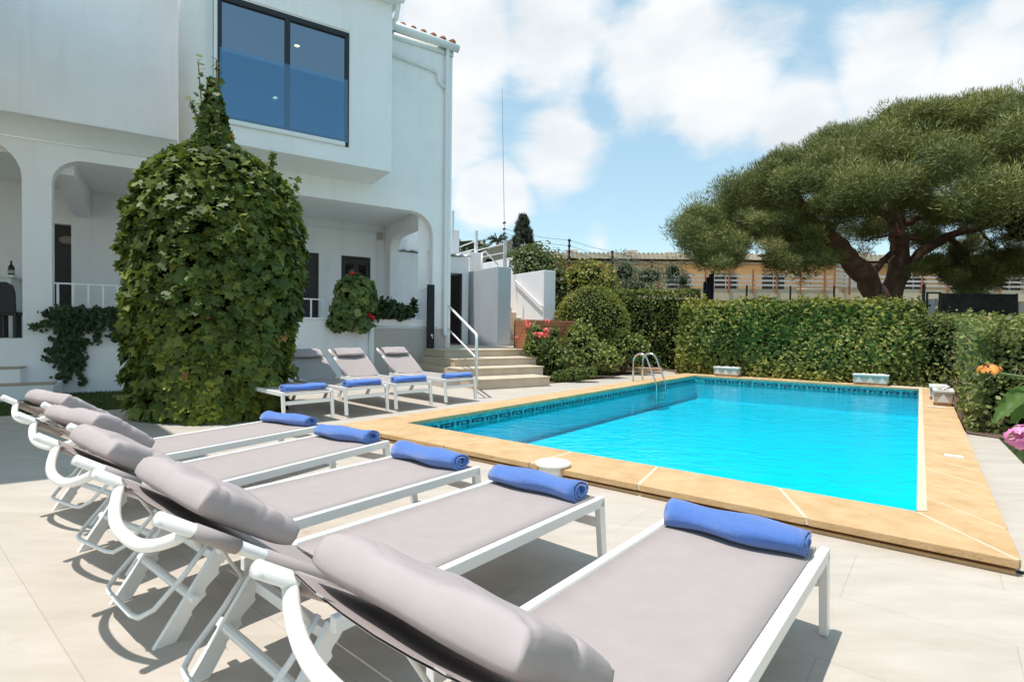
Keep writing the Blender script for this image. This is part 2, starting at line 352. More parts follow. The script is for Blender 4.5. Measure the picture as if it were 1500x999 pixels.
# ---- leaves: P points, D facing normals, S sizes; template outline in the leaf plane
TEMPL = {
 'diamond': [(0,0),(.36,.5),(0,1),(-.36,.5)],
 'oval': [(0,0),(.26,.25),(.30,.55),(0,1),(-.30,.55),(-.26,.25)],
 'ivy': [(0,.05),(.20,-.12),(.52,.02),(.38,.30),(.60,.55),(.28,.62),(0,1.05),(-.28,.62),(-.60,.55),(-.38,.30),(-.52,.02),(-.20,-.12)],
 'round': [(0,.1),(.3,-.08),(.52,.2),(.5,.6),(.22,.9),(0,.82),(-.22,.9),(-.5,.6),(-.52,.2),(-.3,-.08)],
 'blade': [(-.035,0),(.035,0),(0,1)], 'needle': [(-.07,0),(.07,0),(0,1)], 'strip': [(0,0),(.09,.4),(0,1),(-.09,.4)]}
def leaves(name, m, P, D, S, shape='diamond', jit=.6, droop=.0, rnd=None, parent=None, loc=None, cup=.12, axis=None, g=None):
    g = g or rng; n = len(P); T = np.array(TEMPL[shape]); k = len(T)
    D = D/np.maximum(np.linalg.norm(D, axis=1, keepdims=True), 1e-9) + g.normal(0, jit, (n, 3)); D /= np.linalg.norm(D, axis=1, keepdims=True)
    A = g.normal(0, 1, (n, 3)) if axis is None else axis + g.normal(0, .25, (n, 3)); A[:, 2] -= droop*2
    A -= D*(A*D).sum(1, keepdims=True); A /= np.maximum(np.linalg.norm(A, axis=1, keepdims=True), 1e-9); B = np.cross(A, D)
    S = np.broadcast_to(S, (n,)); x = T[:, 0]; y = T[:, 1]-.4; zc = -cup*np.abs(x)*2 - cup*.6*(y*y)
    V = P[:, None, :] + S[:, None, None]*(B[:, None, :]*x[None, :, None] + A[:, None, :]*y[None, :, None] + D[:, None, :]*zc[None, :, None])
    if loc is not None: V = V-np.array(loc)
    me = bpy.data.meshes.new(name); me.vertices.add(n*k); me.vertices.foreach_set('co', V.reshape(-1).astype(np.float32))
    me.loops.add(n*k); me.loops.foreach_set('vertex_index', np.arange(n*k, dtype=np.int32))
    me.polygons.add(n); me.polygons.foreach_set('loop_start', np.arange(0, n*k, k, dtype=np.int32))
    me.update(calc_edges=True)
    at_ = me.attributes.new('rnd', 'FLOAT', 'FACE'); r = g.uniform(0, 1, n) if rnd is None else rnd
    at_.data.foreach_set('value', r.astype(np.float32))
    return link(name, me, m, parent, loc=loc)
def vnoise(P, s, seed=0):                    # cheap smooth noise, -1..1
    g = np.random.default_rng(seed); o = 0
    for i in range(5):
        k = g.normal(0, 1, 3)*s*(1+.6*i); o = o+np.sin(P@k+g.uniform(0, 6.3))/(1+.35*i)
    return o/2.6
def ellip_pts(n, c, r, g, inner=.75, zmin=-1.):
    d = g.normal(0, 1, (n*2, 3)); d /= np.linalg.norm(d, axis=1, keepdims=True); d = d[d[:, 2] > zmin][:n]
    q = g.uniform(inner, 1.04, (len(d), 1)); return np.array(c)+d*q*np.array(r), d/np.array(r)
def bush(name, label, cat, c, blobs, n, leafmat, size, shape='diamond', seed=1, group=None, core=.75, jit=.7, lump=.12, rndf=None, twigs=6, droop=0., inner=.72):
    """Shrub: lumpy ellipsoids of leaves round woody stems. blobs: (offset, radii)."""
    g = np.random.default_rng(seed); root = thing(name, label, cat, c, 0, group); c = np.array(c, float)
    tot = sum((b[1][0]*b[1][1]*b[1][2])**(2/3) for b in blobs); Ps = []; Ds = []
    for off, r in blobs:
        k = int(n*(r[0]*r[1]*r[2])**(2/3)/tot); p, d = ellip_pts(k, c+np.array(off), r, g, inner)
        p = p+d*np.array(r)[None]*np.array(r)[None]*0+ (p-(c+np.array(off)))*(lump*vnoise(p, 3.2/max(r), seed))[:, None]
        Ps.append(p); Ds.append(d)
    P = np.vstack(Ps); D = np.vstack(Ds)/np.linalg.norm(np.vstack(Ds), axis=1, keepdims=True); ok = P[:, 2] > .02; P = P[ok]; D = D[ok]
    rn = np.clip(g.uniform(0, 1, len(P))*.75+.22*(vnoise(P, 2.2, seed+3)+.5), 0, 1) if rndf is None else rndf(P, g)
    leaves('foliage', leafmat, P, D+[0, 0, .35], size*g.uniform(.65, 1.25, len(P)), shape, jit, droop, rn, root, c, g=g)
    s = MB()
    for i in range(twigs):
        off, r = blobs[i % len(blobs)]; b = np.array(off)+np.array([g.uniform(-.5, .5)*r[0], g.uniform(-.5, .5)*r[1], r[2]*.5*g.uniform(.2, 1)])
        s.tube([(b[0]*.15, b[1]*.15, 0), tuple(b*.5+[0, 0, .04]), tuple(b)], [.022, .015, .006], 6)
    s.build('stem', 'stem', root, True)
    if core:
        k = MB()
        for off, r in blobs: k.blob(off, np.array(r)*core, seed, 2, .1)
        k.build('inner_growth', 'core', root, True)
    return root
def flowerhead(mb, c, r, g, n=9):
    for i in range(n):
        d = g.normal(0, 1, 3); d /= np.linalg.norm(d); mb.blob(np.array(c)+d*r*.6, np.array([.5, .5, .42])*r, int(g.integers(1e6)), 1, .2)
    return mb
# ------------------------------------------------------------------ pool and ground
zc = .09
Pnl, Pnr = at(596, 619, zc)[:2], at(1342.5, 748, zc)[:2]
Pfr, Pfl = at(1345.9, 568.9, zc)[:2], at(1018.7, 549.5, zc)[:2]
U = (Pnr-Pnl)/np.linalg.norm(Pnr-Pnl); V = (Pfr-Pnr)/np.linalg.norm(Pfr-Pnr)
Onr, Onl = at(1497, 821, zc)[:2], at(490, 625, zc)[:2]
Ofl = Pfl-U*.46+V*.5; Ofr = Pfr+U*.46+V*.5
Onl = Pnl-U*.50-V*.62
inner = [Pnl, Pnr, Pfr, Pfl]; outer = [Onl, Onr, Ofr, Ofl]
L2 = lambda pts: [tuple(float(c) for c in p[:2]) for p in pts]
hole = L2([np.array(Pnl)-U*.05-V*.05, np.array(Pnr)+U*.05-V*.05, np.array(Pfr)+U*.05+V*.05, np.array(Pfl)-U*.05+V*.05])
big = [(-600, -60), (600, -60), (600, 900), (-600, 900)]
struct(sheet('ground', [big, hole], -.03, 'earth'))
# paved terrace (near level)
strip_t = at(1463, 642.6, 0)[:2]; strip_b = at(1496, 676, 0)[:2]; sd = (strip_b-strip_t)/np.linalg.norm(strip_b-strip_t)
terr = L2([FA(-9, 2.85), FA(.2, 2.68), FA(.2, .3), FA(9, .3), Ofl+V*.02-U*.3, Ofl+U*.3, Ofr-U*.2-V*.3, at(1417, 636, 0), strip_t, strip_b, strip_b+sd*12, (-3, -9), (-14, -4)])
struct(sheet('terrace', [terr, hole], 0., 'terrace_tile'))
# raised paving along the house side of the pool
zl = .086
ext = Onl+(Onl-Onr)/np.linalg.norm(Onl-Onr)*2.35
bedline = [at(805, 559.3, zl)[:2], at(872, 553.5, zl)[:2], at(925, 545.5, zl)[:2], at(975, 541.5, zl)[:2]]
rp = L2([Onl, ext, FA(.35, -.2), FA(8.5, -.2)]+bedline+[Ofl-U*.1+V*.25, Ofl])
def flip(lp): return lp[::-1]
o = sheet('upper_terrace', [rp], .045, 'terrace_tile', .082); struct(o)
# planting bed behind the bed line and hedge
bed = L2([FA(7.1, 2.6)]+[p-U*.004 for p in bedline]+[Ofl-U*.1+V*.26, Ofl+V*.006+U*.2, Ofr+V*.006, Ofr+U*2.6+V*.0, Ofr+U*2.6+V*6, FA(13, 6), FA(16, -3), FA(9.6, -2.0)])
struct(sheet('planting_bed', [bed], .03, 'soil', .07))
bed2 = L2([at(1417, 635, 0), strip_t-sd*.0+np.array([.0, .01]), strip_t+U*4, Ofr+U*3, Ofr+U*.02-V*.02])
struct(sheet('hedge_bed', [bed2], .012, 'soil', .03))
# coping slabs with pale joints
def coping():
    b = MB(); j = MB(); gap = .009
    def run(i0, i1, o0, o1, ts):
        for t0, t1 in zip(ts[:-1], ts[1:]):
            Li = np.linalg.norm(i1-i0); g0 = gap/Li
            q = [i0+(i1-i0)*(t0+g0), i0+(i1-i0)*(t1-g0), o0+(o1-o0)*(t1-g0), o0+(o1-o0)*(t0+g0)]
            dz = rng.normal(0, .0012)
            b.prism([(p[0], p[1], .042) for p in q], (0, 0, zc-.042+dz))
        ii = .02; j.prism([(p[0], p[1], .043) for p in (i0+(o0-i0)*ii, i1+(o1-i1)*ii, i1+(o1-i1)*(1-ii), i0+(o0-i0)*(1-ii))], (0, 0, zc-.0025-.043))
    iv = [p for p in inner]; ov = outer
    run(iv[0], iv[1], ov[0], ov[1], [0, .135, .30, .475, .645, .835, 1.0])
    run(iv[1], iv[2], ov[1], ov[2], list(np.linspace(0, 1, 21)))
    run(iv[2], iv[3], ov[2], ov[3], list(np.linspace(0, 1, 7)))
    run(iv[3], iv[0], ov[3], ov[0], list(np.linspace(0, 1, 13)))
    return b, j
cb, cj = coping()
o = cb.build('pool_coping', 'sandstone', bevel=.005); struct(o)
o = cj.build('coping_joints', 'grout'); struct(o)
lp_ = MB(); a_, b_ = np.array(Pnr), np.array(Pfr); lp_.prism([(*(a_+U*.004+V*.004), zc+.001), (*(b_+U*.004-V*.004), zc+.001), (*(b_+U*.055-V*.02), zc+.001), (*(a_+U*.055+V*.03), zc+.001)], (0, 0, .003)); struct(lp_.build('coping_lip', 'pale_stone'))
ci = [np.array(p) for p in inner]; co = [np.array(p) for p in outer]
cin = [ci[0]-(U+V)*.04, ci[1]+(U-V)*.04, ci[2]+(U+V)*.04, ci[3]+(V-U)*.04]
con = [co[0]+(U+V)*.02, co[1]+(V-U)*.02, co[2]-(U+V)*.02, co[3]+(U-V)*.02]
o = sheet('coping_bed', [L2(con), L2(cin)], .021, 'sandstone', .0415); struct(o)
# basin
zf, zw = -.53, -.075
bas = MB(); I = [(p[0], p[1]) for p in (ci[0]-(U+V)*.02, ci[1]+(U-V)*.02, ci[2]+(U+V)*.02, ci[3]+(V-U)*.02)]
bas.add([(x, y, zf) for x, y in I]+[(x, y, .03) for x, y in I], [(0, 1, 2, 3)]+[(i, i+4, (i+1) % 4+4, (i+1) % 4) for i in range(4)])
me = bpy.data.meshes.new('pool_basin'); me.from_pydata(bas.v, [], bas.f); struct(link('pool_basin', me, 'pool_tile'))
band = MB(); key = MB(); lip = MB()
for i in range(4):
    p, q = np.array(I[i]), np.array(I[(i+1) % 4]); d = q-p; Ln = np.linalg.norm(d); d = d/Ln; nn = np.array([-d[1], d[0]])
    def quad(mb, s0, s1, z0, z1, off):
        a = p+d*s0+nn*off; b = p+d*s1+nn*off; mb.add([(*a, z0), (*b, z0), (*b, z1), (*a, z1)], [(0, 1, 2, 3)])
    quad(band, .01, Ln-.01, -.14, .041, .004)
    s = .05; u = .30
    while s+u < Ln:
        z0, z1 = -.068, -.012; h = z1-z0
        for (x0, x1, a0, a1) in ((0, .25, .72, 1), (0, .05, 0, .72), (.05, .17, 0, .26), (.12, .17, .26, .5), (.2, .25, .0, .72)):
            quad(key, s+x0, s+x1, z0+h*a0, z0+h*a1, .008)
        s += u
struct(band.build('waterline_band', 'band_tile')); struct(key.build('waterline_pattern', 'key_tile'))
wv = [(p[0], p[1], zw) for p in (ci[0]-(U+V)*.012, ci[1]+(U-V)*.012, ci[2]+(U+V)*.012, ci[3]+(V-U)*.012)]
me = bpy.data.meshes.new('water'); me.from_pydata(wv, [], [(0, 1, 2, 3)]); struct(link('water', me, 'water'))
# dark drain slot beside the coping corner
ds = at(1484, 836, .004); b = MB(); dd = np.array([.55, -.83, 0]); b.prism([ds, ds+np.array([.10, -.02, 0]), ds+np.array([.10, -.02, 0])+dd*.6, ds+dd*.6], (0, 0, .004)); struct(b.build('drain_slot', 'dark_metal'))
# lawn strips
def lawn(name, quad, n, zb, hb=(.025, .05)):
    q = [np.array(p[:2]) for p in quad]; g = np.random.default_rng(5); s, t = g.uniform(0, 1, n), g.uniform(0, 1, n)
    P = (q[0][None]*((1-s)*(1-t))[:, None]+q[1][None]*(s*(1-t))[:, None]+q[2][None]*(s*t)[:, None]+q[3][None]*((1-s)*t)[:, None])
    P = np.c_[P, np.full(n, zb)]; h = g.uniform(*hb, n); P[:, 2] += h*.4
    o = leaves(name, 'grass_blade', P, g.normal(0, 1, (n, 3))*[1, 1, .1], h, 'blade', .1, axis=np.array([0, 0, 1.]), g=g, cup=0)
    for v in (): pass
    return tag(o, kind='stuff')
T2 = TEMPL; TEMPL['blade'] = [(-.10, 0), (.10, 0), (0, 1)]
gm = mat('grass_base', (.050, .068, .020), .95, .3, 8)
struct(sheet('lawn', [L2([FA(-9, 2.83), FA(.18, 2.66), FA(.18, .02), FA(-9, .02)])], -.004, 'grass_base'))
lawn('grass', [FA(-6, 2.82), FA(.15, 2.66), FA(.15, .05), FA(-6, .05)], 26000, 0.)
gq = [strip_t+sd*.02, strip_b+sd*1.5, strip_b+sd*1.5+U*3, strip_t+U*3+sd*.02]
struct(sheet('lawn_strip', [L2(gq)], -.005, 'grass_base')); lawn('lawn_grass', gq, 16000, 0., (.02, .045))

# ------------------------------------------------------------------ house
hl = FA(0, 0, 0); HZ = math.atan2(F[1], F[0])
house = thing('house', 'white two storey house with arcaded porch, big black framed window and tiled eaves', 'house', hl, HZ)
def slab_xz(loops, y0, y1):                  # panel in the facade plane with openings, between two depths
    v, f = curve_mesh(loops, abs(y1-y0)); ym = (y0+y1)/2
    return [(x, ym-z, y) for x, y, z in v], f
def slab_yz(loops, x0, x1):
    v, f = curve_mesh(loops, abs(x1-x0)); xm = (x0+x1)/2
    return [(xm+z, x, y) for x, y, z in v], f
# arcade wall; coordinates: x along the facade, y into the house
w = MB()
outerL = [(-9, -.05), (6.02, -.05), (6.02, 8.3), (3.9, 8.3), (3.9, 4.6), (-9, 4.6)]
op1 = rrect(-5.2, -2.15, .98, 4.36, .6, .62); op2 = rrect(-1.76, .15, 1.45, 4.17, .46, .46); op3 = rrect(.75, 5.52, 1.41, 4.11, .5, .56)
w.add(*slab_xz([outerL, op1, op2, op3], 0, .26)); aw = w.build('arcade_wall', 'plaster', house)
# porch shell
b = MB(); b.box(-9, 5.5, .26, 2.8, 0, .98); b.build('porch_floor', 'plaster_old', house)
b = MB(); b.box(-9, 5.5, .262, 2.8, 4.2, 4.5); b.build('porch_ceiling', 'soffit', house)
wl = fo(77, 290, -2.8)[0]; wr = fo(104, 290, -2.8)[0]
d1 = fo(467.5, 371, -2.8); win0, win1 = fo(500, 374, -2.8), fo(543, 378.5, -2.8)
b = MB(); b.add(*slab_xz([[(-9, 0), (5.5, 0), (5.5, 4.6), (-9, 4.6)], rrect(wl-.15, wr, .985, 3.42), rrect(d1[0]-.9, d1[0], .985, d1[1]), rrect(win0[0], win1[0], 1.95, win0[1])], 2.8, 3.05)); b.build('porch_back_wall', 'plaster', house)
b = MB(); b.box(-9, 6.02, 3.06, 7, 0, 8.2); b.box(wl-.4, wr+.1, 3.055, 3.4, .9, 3.6); bo = b.build('rear_wall', 'plaster', house)
b = MB(); b.box(wl-.14, wr-.01, 2.98, 3.03, .985, 3.41); b.build('doorway', 'dark_wood', house)
# back door and shuttered window
dr = MB(); dr.box(d1[0]-.89, d1[0]-.01, 2.90, 2.95, .986, d1[1]-.01); dr.build('door', 'dark_wood', house, bevel=.004)
def shutter_pair(x0, x1, z0, z1, y):
    fr = MB(); fr.box(x0, x1, y, y+.08, z0, z0+.06); fr.box(x0, x1, y, y+.08, z1-.06, z1); fr.box(x0, x0+.05, y, y+.08, z0+.06, z1-.06); fr.box(x1-.05, x1, y, y+.08, z0+.06, z1-.06)
    f = fr.build('shuttered_window', 'dark_wood', house, bevel=.003); mid = (x0+x1)/2
    for a, c in ((x0+.055, mid-.006), (mid+.006, x1-.055)):
        s = MB(); s.box(a, a+.07, y+.01, y+.05, z0+.07, z1-.07); s.box(c-.07, c, y+.01, y+.05, z0+.07, z1-.07); s.box(a+.07, c-.07, y+.01, y+.05, z1-.16, z1-.07); s.box(a+.07, c-.07, y+.01, y+.05, z0+.07, z0+.16)
        z = z0+.17
        while z < z1-.2: s.prism([(a+.07, y+.012, z), (a+.07, y+.018, z-.006), (a+.07, y+.048, z+.03), (a+.07, y+.042, z+.036)], (c-a-.14, 0, 0)); z += .045
        s.build('shutter', 'dark_wood', f)
shutter_pair(win0[0], win1[0], 1.95, win0[1], 2.83)
# right end of the porch: wall with an open arch, rear pier
a0 = 5.26
b = MB(); b.add(*slab_yz([[(.262, .98), (2.798, .98), (2.798, 4.199), (.262, 4.199)], [(.27, 1.02), (2.30, 1.02), (2.30, 3.42), (2.24, 3.60), (2.12, 3.74), (1.95, 3.80), (.27, 3.82)]], 5.24, 5.5)); b.build('porch_end_wall', 'plaster', house)
# cross beams under the porch ceiling
for ax in (-1.62, .62):
    b = MB(); b.prism([(ax-.14, .262, 4.199), (ax-.14, .262, 3.95), (ax-.14, 2.3, 3.62), (ax-.14, 2.798, 3.62), (ax-.14, 2.798, 4.199)], (.28, 0, 0)); b.build('ceiling_beam', 'plaster', house)
# conduit and box on the back wall
c0, c1, c2 = fo(452, 330, -2.74), fo(552, 339, -2.74), fo(557, 346, -2.74)
b = MB(); b.tube([(c0[0]-2, 2.785, c0[1]), (c1[0]-.06, 2.785, c0[1]), (c1[0], 2.785, c0[1]-.04), (c1[0]+.02, 2.785, 1.3)], .012, 6); cd = b.build('conduit', 'pipe_white', house)
b = MB(); b.box(c2[0]-.08, c2[0]+.08, 2.73, 2.797, c2[1]-.10, c2[1]+.10); b.build('junction_box', 'panel_render', cd, bevel=.008)
# parapet caps
b = MB(); b.box(.70, 5.54, -.035, .29, 1.411, 1.455); b.build('parapet_cap', 'plaster', house, bevel=.008)
# beige render panel with white frame and pipe
p0 = fo(541, 480)[0]; p1 = 5.90
b = MB(); b.box(p0+.12, p1, -.012, -.002, .10, 1.24); b.build('render_panel', 'panel_render', house)
b = MB(); b.box(p0+.03, p1-.25, -.022, -.002, 1.262, 1.30); b.tube([(p0+.0, -.03, .1), (p0+.0, -.03, 1.39)], .028, 8); b.build('wall_pipe', 'pipe_white', house, True)
# balustrades
def balustrade(x0, x1, z0, z1, y, step, nm='balustrade'):
    m = MB(); m.box(x0, x1, y-.018, y+.018, z1-.028, z1); x = x0+.06
    while x < x1: m.box(x-.017, x+.017, y-.017, y+.017, z0, z1-.028); x += step
    m.build(nm, 'white_paint', house, bevel=.003)
balustrade(-1.755, .15, 1.45, 1.98, .10, .215); balustrade(.76, 5.51, 1.456, 1.88, .12, .26)
# bay with the big window
bo = 1.19; bx0, bx1 = .66, 4.0
wz0, wz1 = 5.03, 7.26; wx0, wx1 = .72, 3.09
b = MB(); b.add(*slab_xz([[(bx0, 4.62), (bx1, 4.62), (bx1, 8.15), (bx0, 8.15)], [(wx0, wz0), (wx1, wz0), (wx1, wz1), (wx0, wz1)]], -bo, -bo+.22)); b.build('bay_front', 'plaster', house)
b = MB(); b.box(bx1-.22, bx1-.0005, -bo+.2205, -.001, 4.62, 8.15); b.build('bay_side', 'plaster', house); b = MB(); b.box(.30, bx0-.0005, -bo+.30, -.001, 4.62, 8.15); b.build('bay_side', 'plaster', house)
b = MB(); b.box(.30, bx1-.001, -bo+.002, .25, 4.602, 4.64); b.build('bay_soffit', 'soffit', house)
pr = MB(); pr.lathe([(.275, 0), (.275, 2.72), (.29, 2.80), (.36, 2.9), (.36, 3.6)], (.395, -bo+.12, 4.45), 40); pr.build('round_pilaster', 'plaster', house, True)
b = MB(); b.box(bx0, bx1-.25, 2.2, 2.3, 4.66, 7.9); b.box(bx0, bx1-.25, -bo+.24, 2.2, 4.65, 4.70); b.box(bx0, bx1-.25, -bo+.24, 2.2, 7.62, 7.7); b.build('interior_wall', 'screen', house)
fr = MB(); fz = -bo-.012
for (x0, x1, z0, z1) in ((wx0, wx0+.07, wz0, wz1), (wx1-.08, wx1, wz0-.09, wz1), (wx0+.07, wx1-.08, wz1-.10, wz1), (1.86, 1.955, wz0+.05, wz1-.10), (wx0+.07, wx1-.08, wz0, wz0+.05)): fr.box(x0, x1, fz, fz+.10, z0, z1)
wf = fr.build('window', 'frame_black', house, bevel=.004)
for x0, x1 in ((wx0+.07, 1.86), (1.955, wx1-.08)):
    q = MB(); q.box(x0, x1, fz+.045, fz+.057, wz0+.05, wz1-.10); q.build('pane', 'glass', wf)
q = MB(); q.box(wx0+.03, wx1-.035, fz-.030, fz-.018, wz0-.01, 6.29); q.build('glass_guard', 'glass_clear', wf)
q = MB(); q.box(wx0+.05, wx1-.085, -bo-.05, -bo-.014, wz0-.085, wz0-.002); q.build('sill', 'white_paint', wf, bevel=.006)
q = MB(); q.box(wx0-.02, wx1+.0, -bo-.022, -bo-.002, wz1+.03, wz1+.22); q.build('shutter_case', 'plaster', wf, bevel=.006)
for px, py in ((435, 68), (403, 144)):
    a, z = fo(px, py, bo); q = MB(); dd = ray(px, py)
    # recessed downlight on the room ceiling / lamp on the rear wall
    oo = bo-.9 if py < 100 else bo-2.1; a, z = fo(px, py, oo); q.lathe([(.05, 0), (.05, .01)], (a, -oo, z), 16); lm = q.build('downlight', 'lamp_glow', house)
    q = MB(); q.lathe([(.062, .011), (.062, .03)], (a, -oo, z), 16); q.build('lamp_trim', 'white_paint', lm, True)
# bay eaves and gutter
b = MB(); b.box(.0, bx1+.12, -bo-.16, 3.0, 8.153, 8.34); b.tube([(.0, -bo-.20, 8.22), (bx1+.18, -bo-.20, 8.22)], .085, 10); b.tube([(bx1+.10, -bo-.13, 8.20), (bx1+.11, -bo+.05, 7.95), (bx1+.08, -bo+.4, 7.8)], .05, 8); b.build('bay_eaves', 'white_paint', house, bevel=.006)
# right wing: gutter, downpipe, tile ends
b = MB(); b.tube([(4.1, -.11, 8.36), (6.12, -.11, 8.30)], .095, 12); b.box(4.02, 6.02, -.05, -.002, 8.10, 8.24); b.build('gutter', 'white_paint', house, True)
b = MB(); b.tube([(5.84, -.09, 8.25), (5.84, -.07, 7.9), (5.84, -.06, 1.3), (5.84, -.10, 1.1), (5.86, -.22, 1.04)], .055, 10)
u0 = fo(577, 84); u1 = fo(640, 106); b.tube([(u0[0]-.4, -.06, u0[1]+.06), (u1[0]-.1, -.06, u1[1]), (u1[0], -.06, u1[1]-.06), (u1[0]+.03, -.06, u1[1]-.25), (5.80, -.06, u1[1]-.36)], .045, 10); dp = b.build('downpipe', 'white_paint', house, True)
rf = MB(); x = 4.12
while x < 6.05:
    for r in range(9):
        y0 = -.14+r*.36; rf.tube([(x, y0, 8.405+r*.11), (x, y0+.42, 8.405+.125+r*.11)], [.085, .07], 10, flat=.9)
    x += .262
rf.prism([(4.0, -.10, 8.34), (6.08, -.10, 8.34), (6.08, 3.1, 9.3), (4.0, 3.1, 9.3)], (0, 0, .03)); rf.build('roof', 'terracotta', house, True)
# upper wall and cove; unseen wing on pillars, guessed to shade the left terrace
b = MB(); b.box(-9, .115, -.40, -.001, 4.72, 8.15); b.build('upper_wall', 'plaster', house)
b = MB(); e_ = lambda oo: -2.62+.2*oo; b.prism([(-9, -.41, 5.3), (e_(.41), -.41, 5.3), (e_(6.55), -6.55, 5.3), (-9, -6.55, 5.3)], (0, 0, 1.4)); b.build('upper_wing', 'plaster', house)
for xx in (-8.6, -4.2): b = MB(); b.box(xx-.2, xx+.2, -6.4, -6.0, 0, 5.3); b.build('wing_pillar', 'plaster', house)
cv = MB(); poly = [(-9, -.002, 4.7195), (-9, -.002, 4.40)]+[(-9, -.40+.40*math.cos(q), 4.40+.3195*math.sin(q)) for q in np.linspace(.0, math.pi/2, 10)][::1]
cv.prism(poly, (9.114, 0, 0)); cv.build('cove', 'soffit', house, True)
# entry steps left of the arcade
s1 = fo(30, 541, .55); s2 = fo(78, 564, 1.0)
b = MB(); b.box(-5.5, s2[0], -1.0, -.002, 0, s2[1]); st = b.build('entry_step', 'plaster', house, bevel=.006); b = MB(); b.box(-5.5, s1[0], -.55, -.003, s2[1]+.001, s1[1]); b.build('entry_step', 'plaster', house, bevel=.006)
b = MB(); b.box(-5.5, s2[0]-.01, -.99, -.55, s2[1]+.001, s2[1]+.02); b.box(-5.5, s1[0]-.01, -.54, -.003, s1[1]+.001, s1[1]+.02); b.build('step_tread', 'wood_tan', house)
# wall lamp in the recess
lx, lz = fo(96, 349, -2.6); b = MB(); b.blob((lx, 2.94, lz), (.17, .05, .10), 3, 2, 0); tag(b.build('wall_lamp', 'roof_grey', None, True), 'oval grey bulkhead lamp in the dark porch doorway', 'lamp')
wlp = bpy.data.objects['wall_lamp']; wlp.location = tuple(hl); wlp.rotation_euler = (0, 0, HZ)

# rear white shed with corrugated roof and louvred door
shed = thing('shed', 'low white shed with corrugated roof edge and dark louvred door behind the porch', 'shed', hl, HZ)
so = -2.75
dl, dr_ = fo(655, 500, so), fo(677.5, 401, so); rz0 = fo(640, 372, so)[1]; rz1 = fo(690, 378.5, so)[1]
b = MB(); b.add(*slab_xz([[(5.52, .3), (8.0, .3), (8.0, rz1), (5.52, rz1)], [(dl[0], .75), (dr_[0], .75), (dr_[0], dr_[1]), (dl[0], dr_[1])]], -so, -so+.2)); b.box(5.52, 8.0, -so+.21, -so+2.6, .3, rz1-.02); b.build('wall', 'plaster', shed)
ld = MB(); ld.box(dl[0]+.01, dl[0]+.07, -so+.03, -so+.08, .76, dr_[1]-.01); ld.box(dr_[0]-.07, dr_[0]-.01, -so+.03, -so+.08, .76, dr_[1]-.01); z = .8
while z < dr_[1]-.06: ld.prism([(dl[0]+.07, -so+.03, z), (dl[0]+.07, -so+.04, z-.01), (dl[0]+.07, -so+.08, z+.035), (dl[0]+.07, -so+.07, z+.045)], (dr_[0]-dl[0]-.14, 0, 0)); z += .05
ld.build('door', 'dark_wood', shed)
rf = MB(); x = 5.5; pts = []
xs = np.arange(5.45, 8.12, .03); zz = rz1+.06+.028*np.sin((xs-5.45)*2*math.pi/.27)
v = [(x, -so-.14, z) for x, z in zip(xs, zz)]+[(x, -so+2.7, z+.28) for x, z in zip(xs, zz)]; k = len(xs)
rf.add(v, [(i, i+1, k+i+1, k+i) for i in range(k-1)]); ro = rf.build('roof', 'pipe_white', shed, True); ro.modifiers.new('thick', 'SOLIDIFY').thickness = .015

# ------------------------------------------------------------------ garden steps and stair walls
gs = thing('garden_steps', 'four broad beige stone steps climbing from the pool terrace to the shed', 'steps', hl, HZ)
def edge(l, r, o): return fo(*l, o), fo(*r, o)
oE = [3.22, 2.55, 1.95, 1.2]; px = [((698.8, 561.9), (805.3, 551.4)), ((675, 544.4), (795.5, 538.8)), ((666, 527.6), (785.7, 525.7)), ((653.3, 512.9), (764, 511.5))]
zs = []; prev = .02
for i, ((l, r), oo) in enumerate(zip(px, oE)):
    (a0_, z0_), (a1_, z1_) = edge(l, r, oo); z = .086+(.75-.086)*(i+1)/4; back = -oE[i+1]+.02 if i < 3 else 2.70
    a0_ = max(a0_, 4.6) if i < 3 else 5.3
    b = MB(); b.box(a0_, a1_ if i < 3 else 7.55, -oo, (-.003-.002*i if i < 3 else 0.03), .04+.002*i if i < 3 else z-.166, z-.03); b.box(a0_-.012, (a1_ if i < 3 else 7.55)+.012, -oo-.022, (-oE[i+1] if i < 3 else 0)+.03, z-.0295, z)
    if i == 3: b.box(6.03, 10.6, .0305, 2.74, .3, z)
    b.build('step', 'step_stone', gs, bevel=.006)
b = MB(); b.box(4.62, 5.29, -2.5, -.003, .04, .245); b.box(5.3, 6.0, -1.15, -.003, .04, .58); b.build('step_core', 'panel_render', gs)
# stair walls square to the facade
def wallblock(name, a0, a1, o_end, o_far, z0, z1, label, mt='plaster'):
    t = MB(); t.box(a0, a1, -o_end, -o_far, z0, z1); o = t.build(name, mt, None, bevel=.012); o.location = tuple(hl); o.rotation_euler = (0, 0, HZ); return tag(o, label, 'wall')
w1a, w1z = fo(729.5, 390.3, -1.1); w1b = fo(749, 390.5, -1.1)[0]
wallblock('stair_wall', w1a, w1b, -1.1, -3.0, .7, w1z, 'thick stair wall coloured grey for shade beside the louvred shed door', 'plaster_shaded')
w2a, w2z = fo(797, 395.7, -1.1); w2b = fo(814, 395.7, -1.1)[0]
wallblock('stair_wall', w2a, w2b, -1.1, -6.5, .2, w2z, 'sunlit white stair wall with a sloping handrail beside the planter')
w3a, w3z = fo(753.3, 376.3, -5.2); w3b = fo(769, 376.5, -5.2)[0]
wallblock('stair_wall', w3a, w3b, -5.2, -10.5, .2, w3z, 'far white stair wall at the head of the garden stairs')
b4 = fo(688, 369, -4.6); b5 = fo(706.5, 371, -4.6)
wallblock('stair_wall', b4[0], b5[0], -4.6, -6.0, .2, b4[1], 'small white pier wall below the white fence at the stair top')
b6 = fo(673, 337.5, -6.3)
wallblock('garden_wall', 3.0, b6[0], -6.3, -6.7, .2, b6[1], 'tall pale wall of the upper garden seen through the porch end')
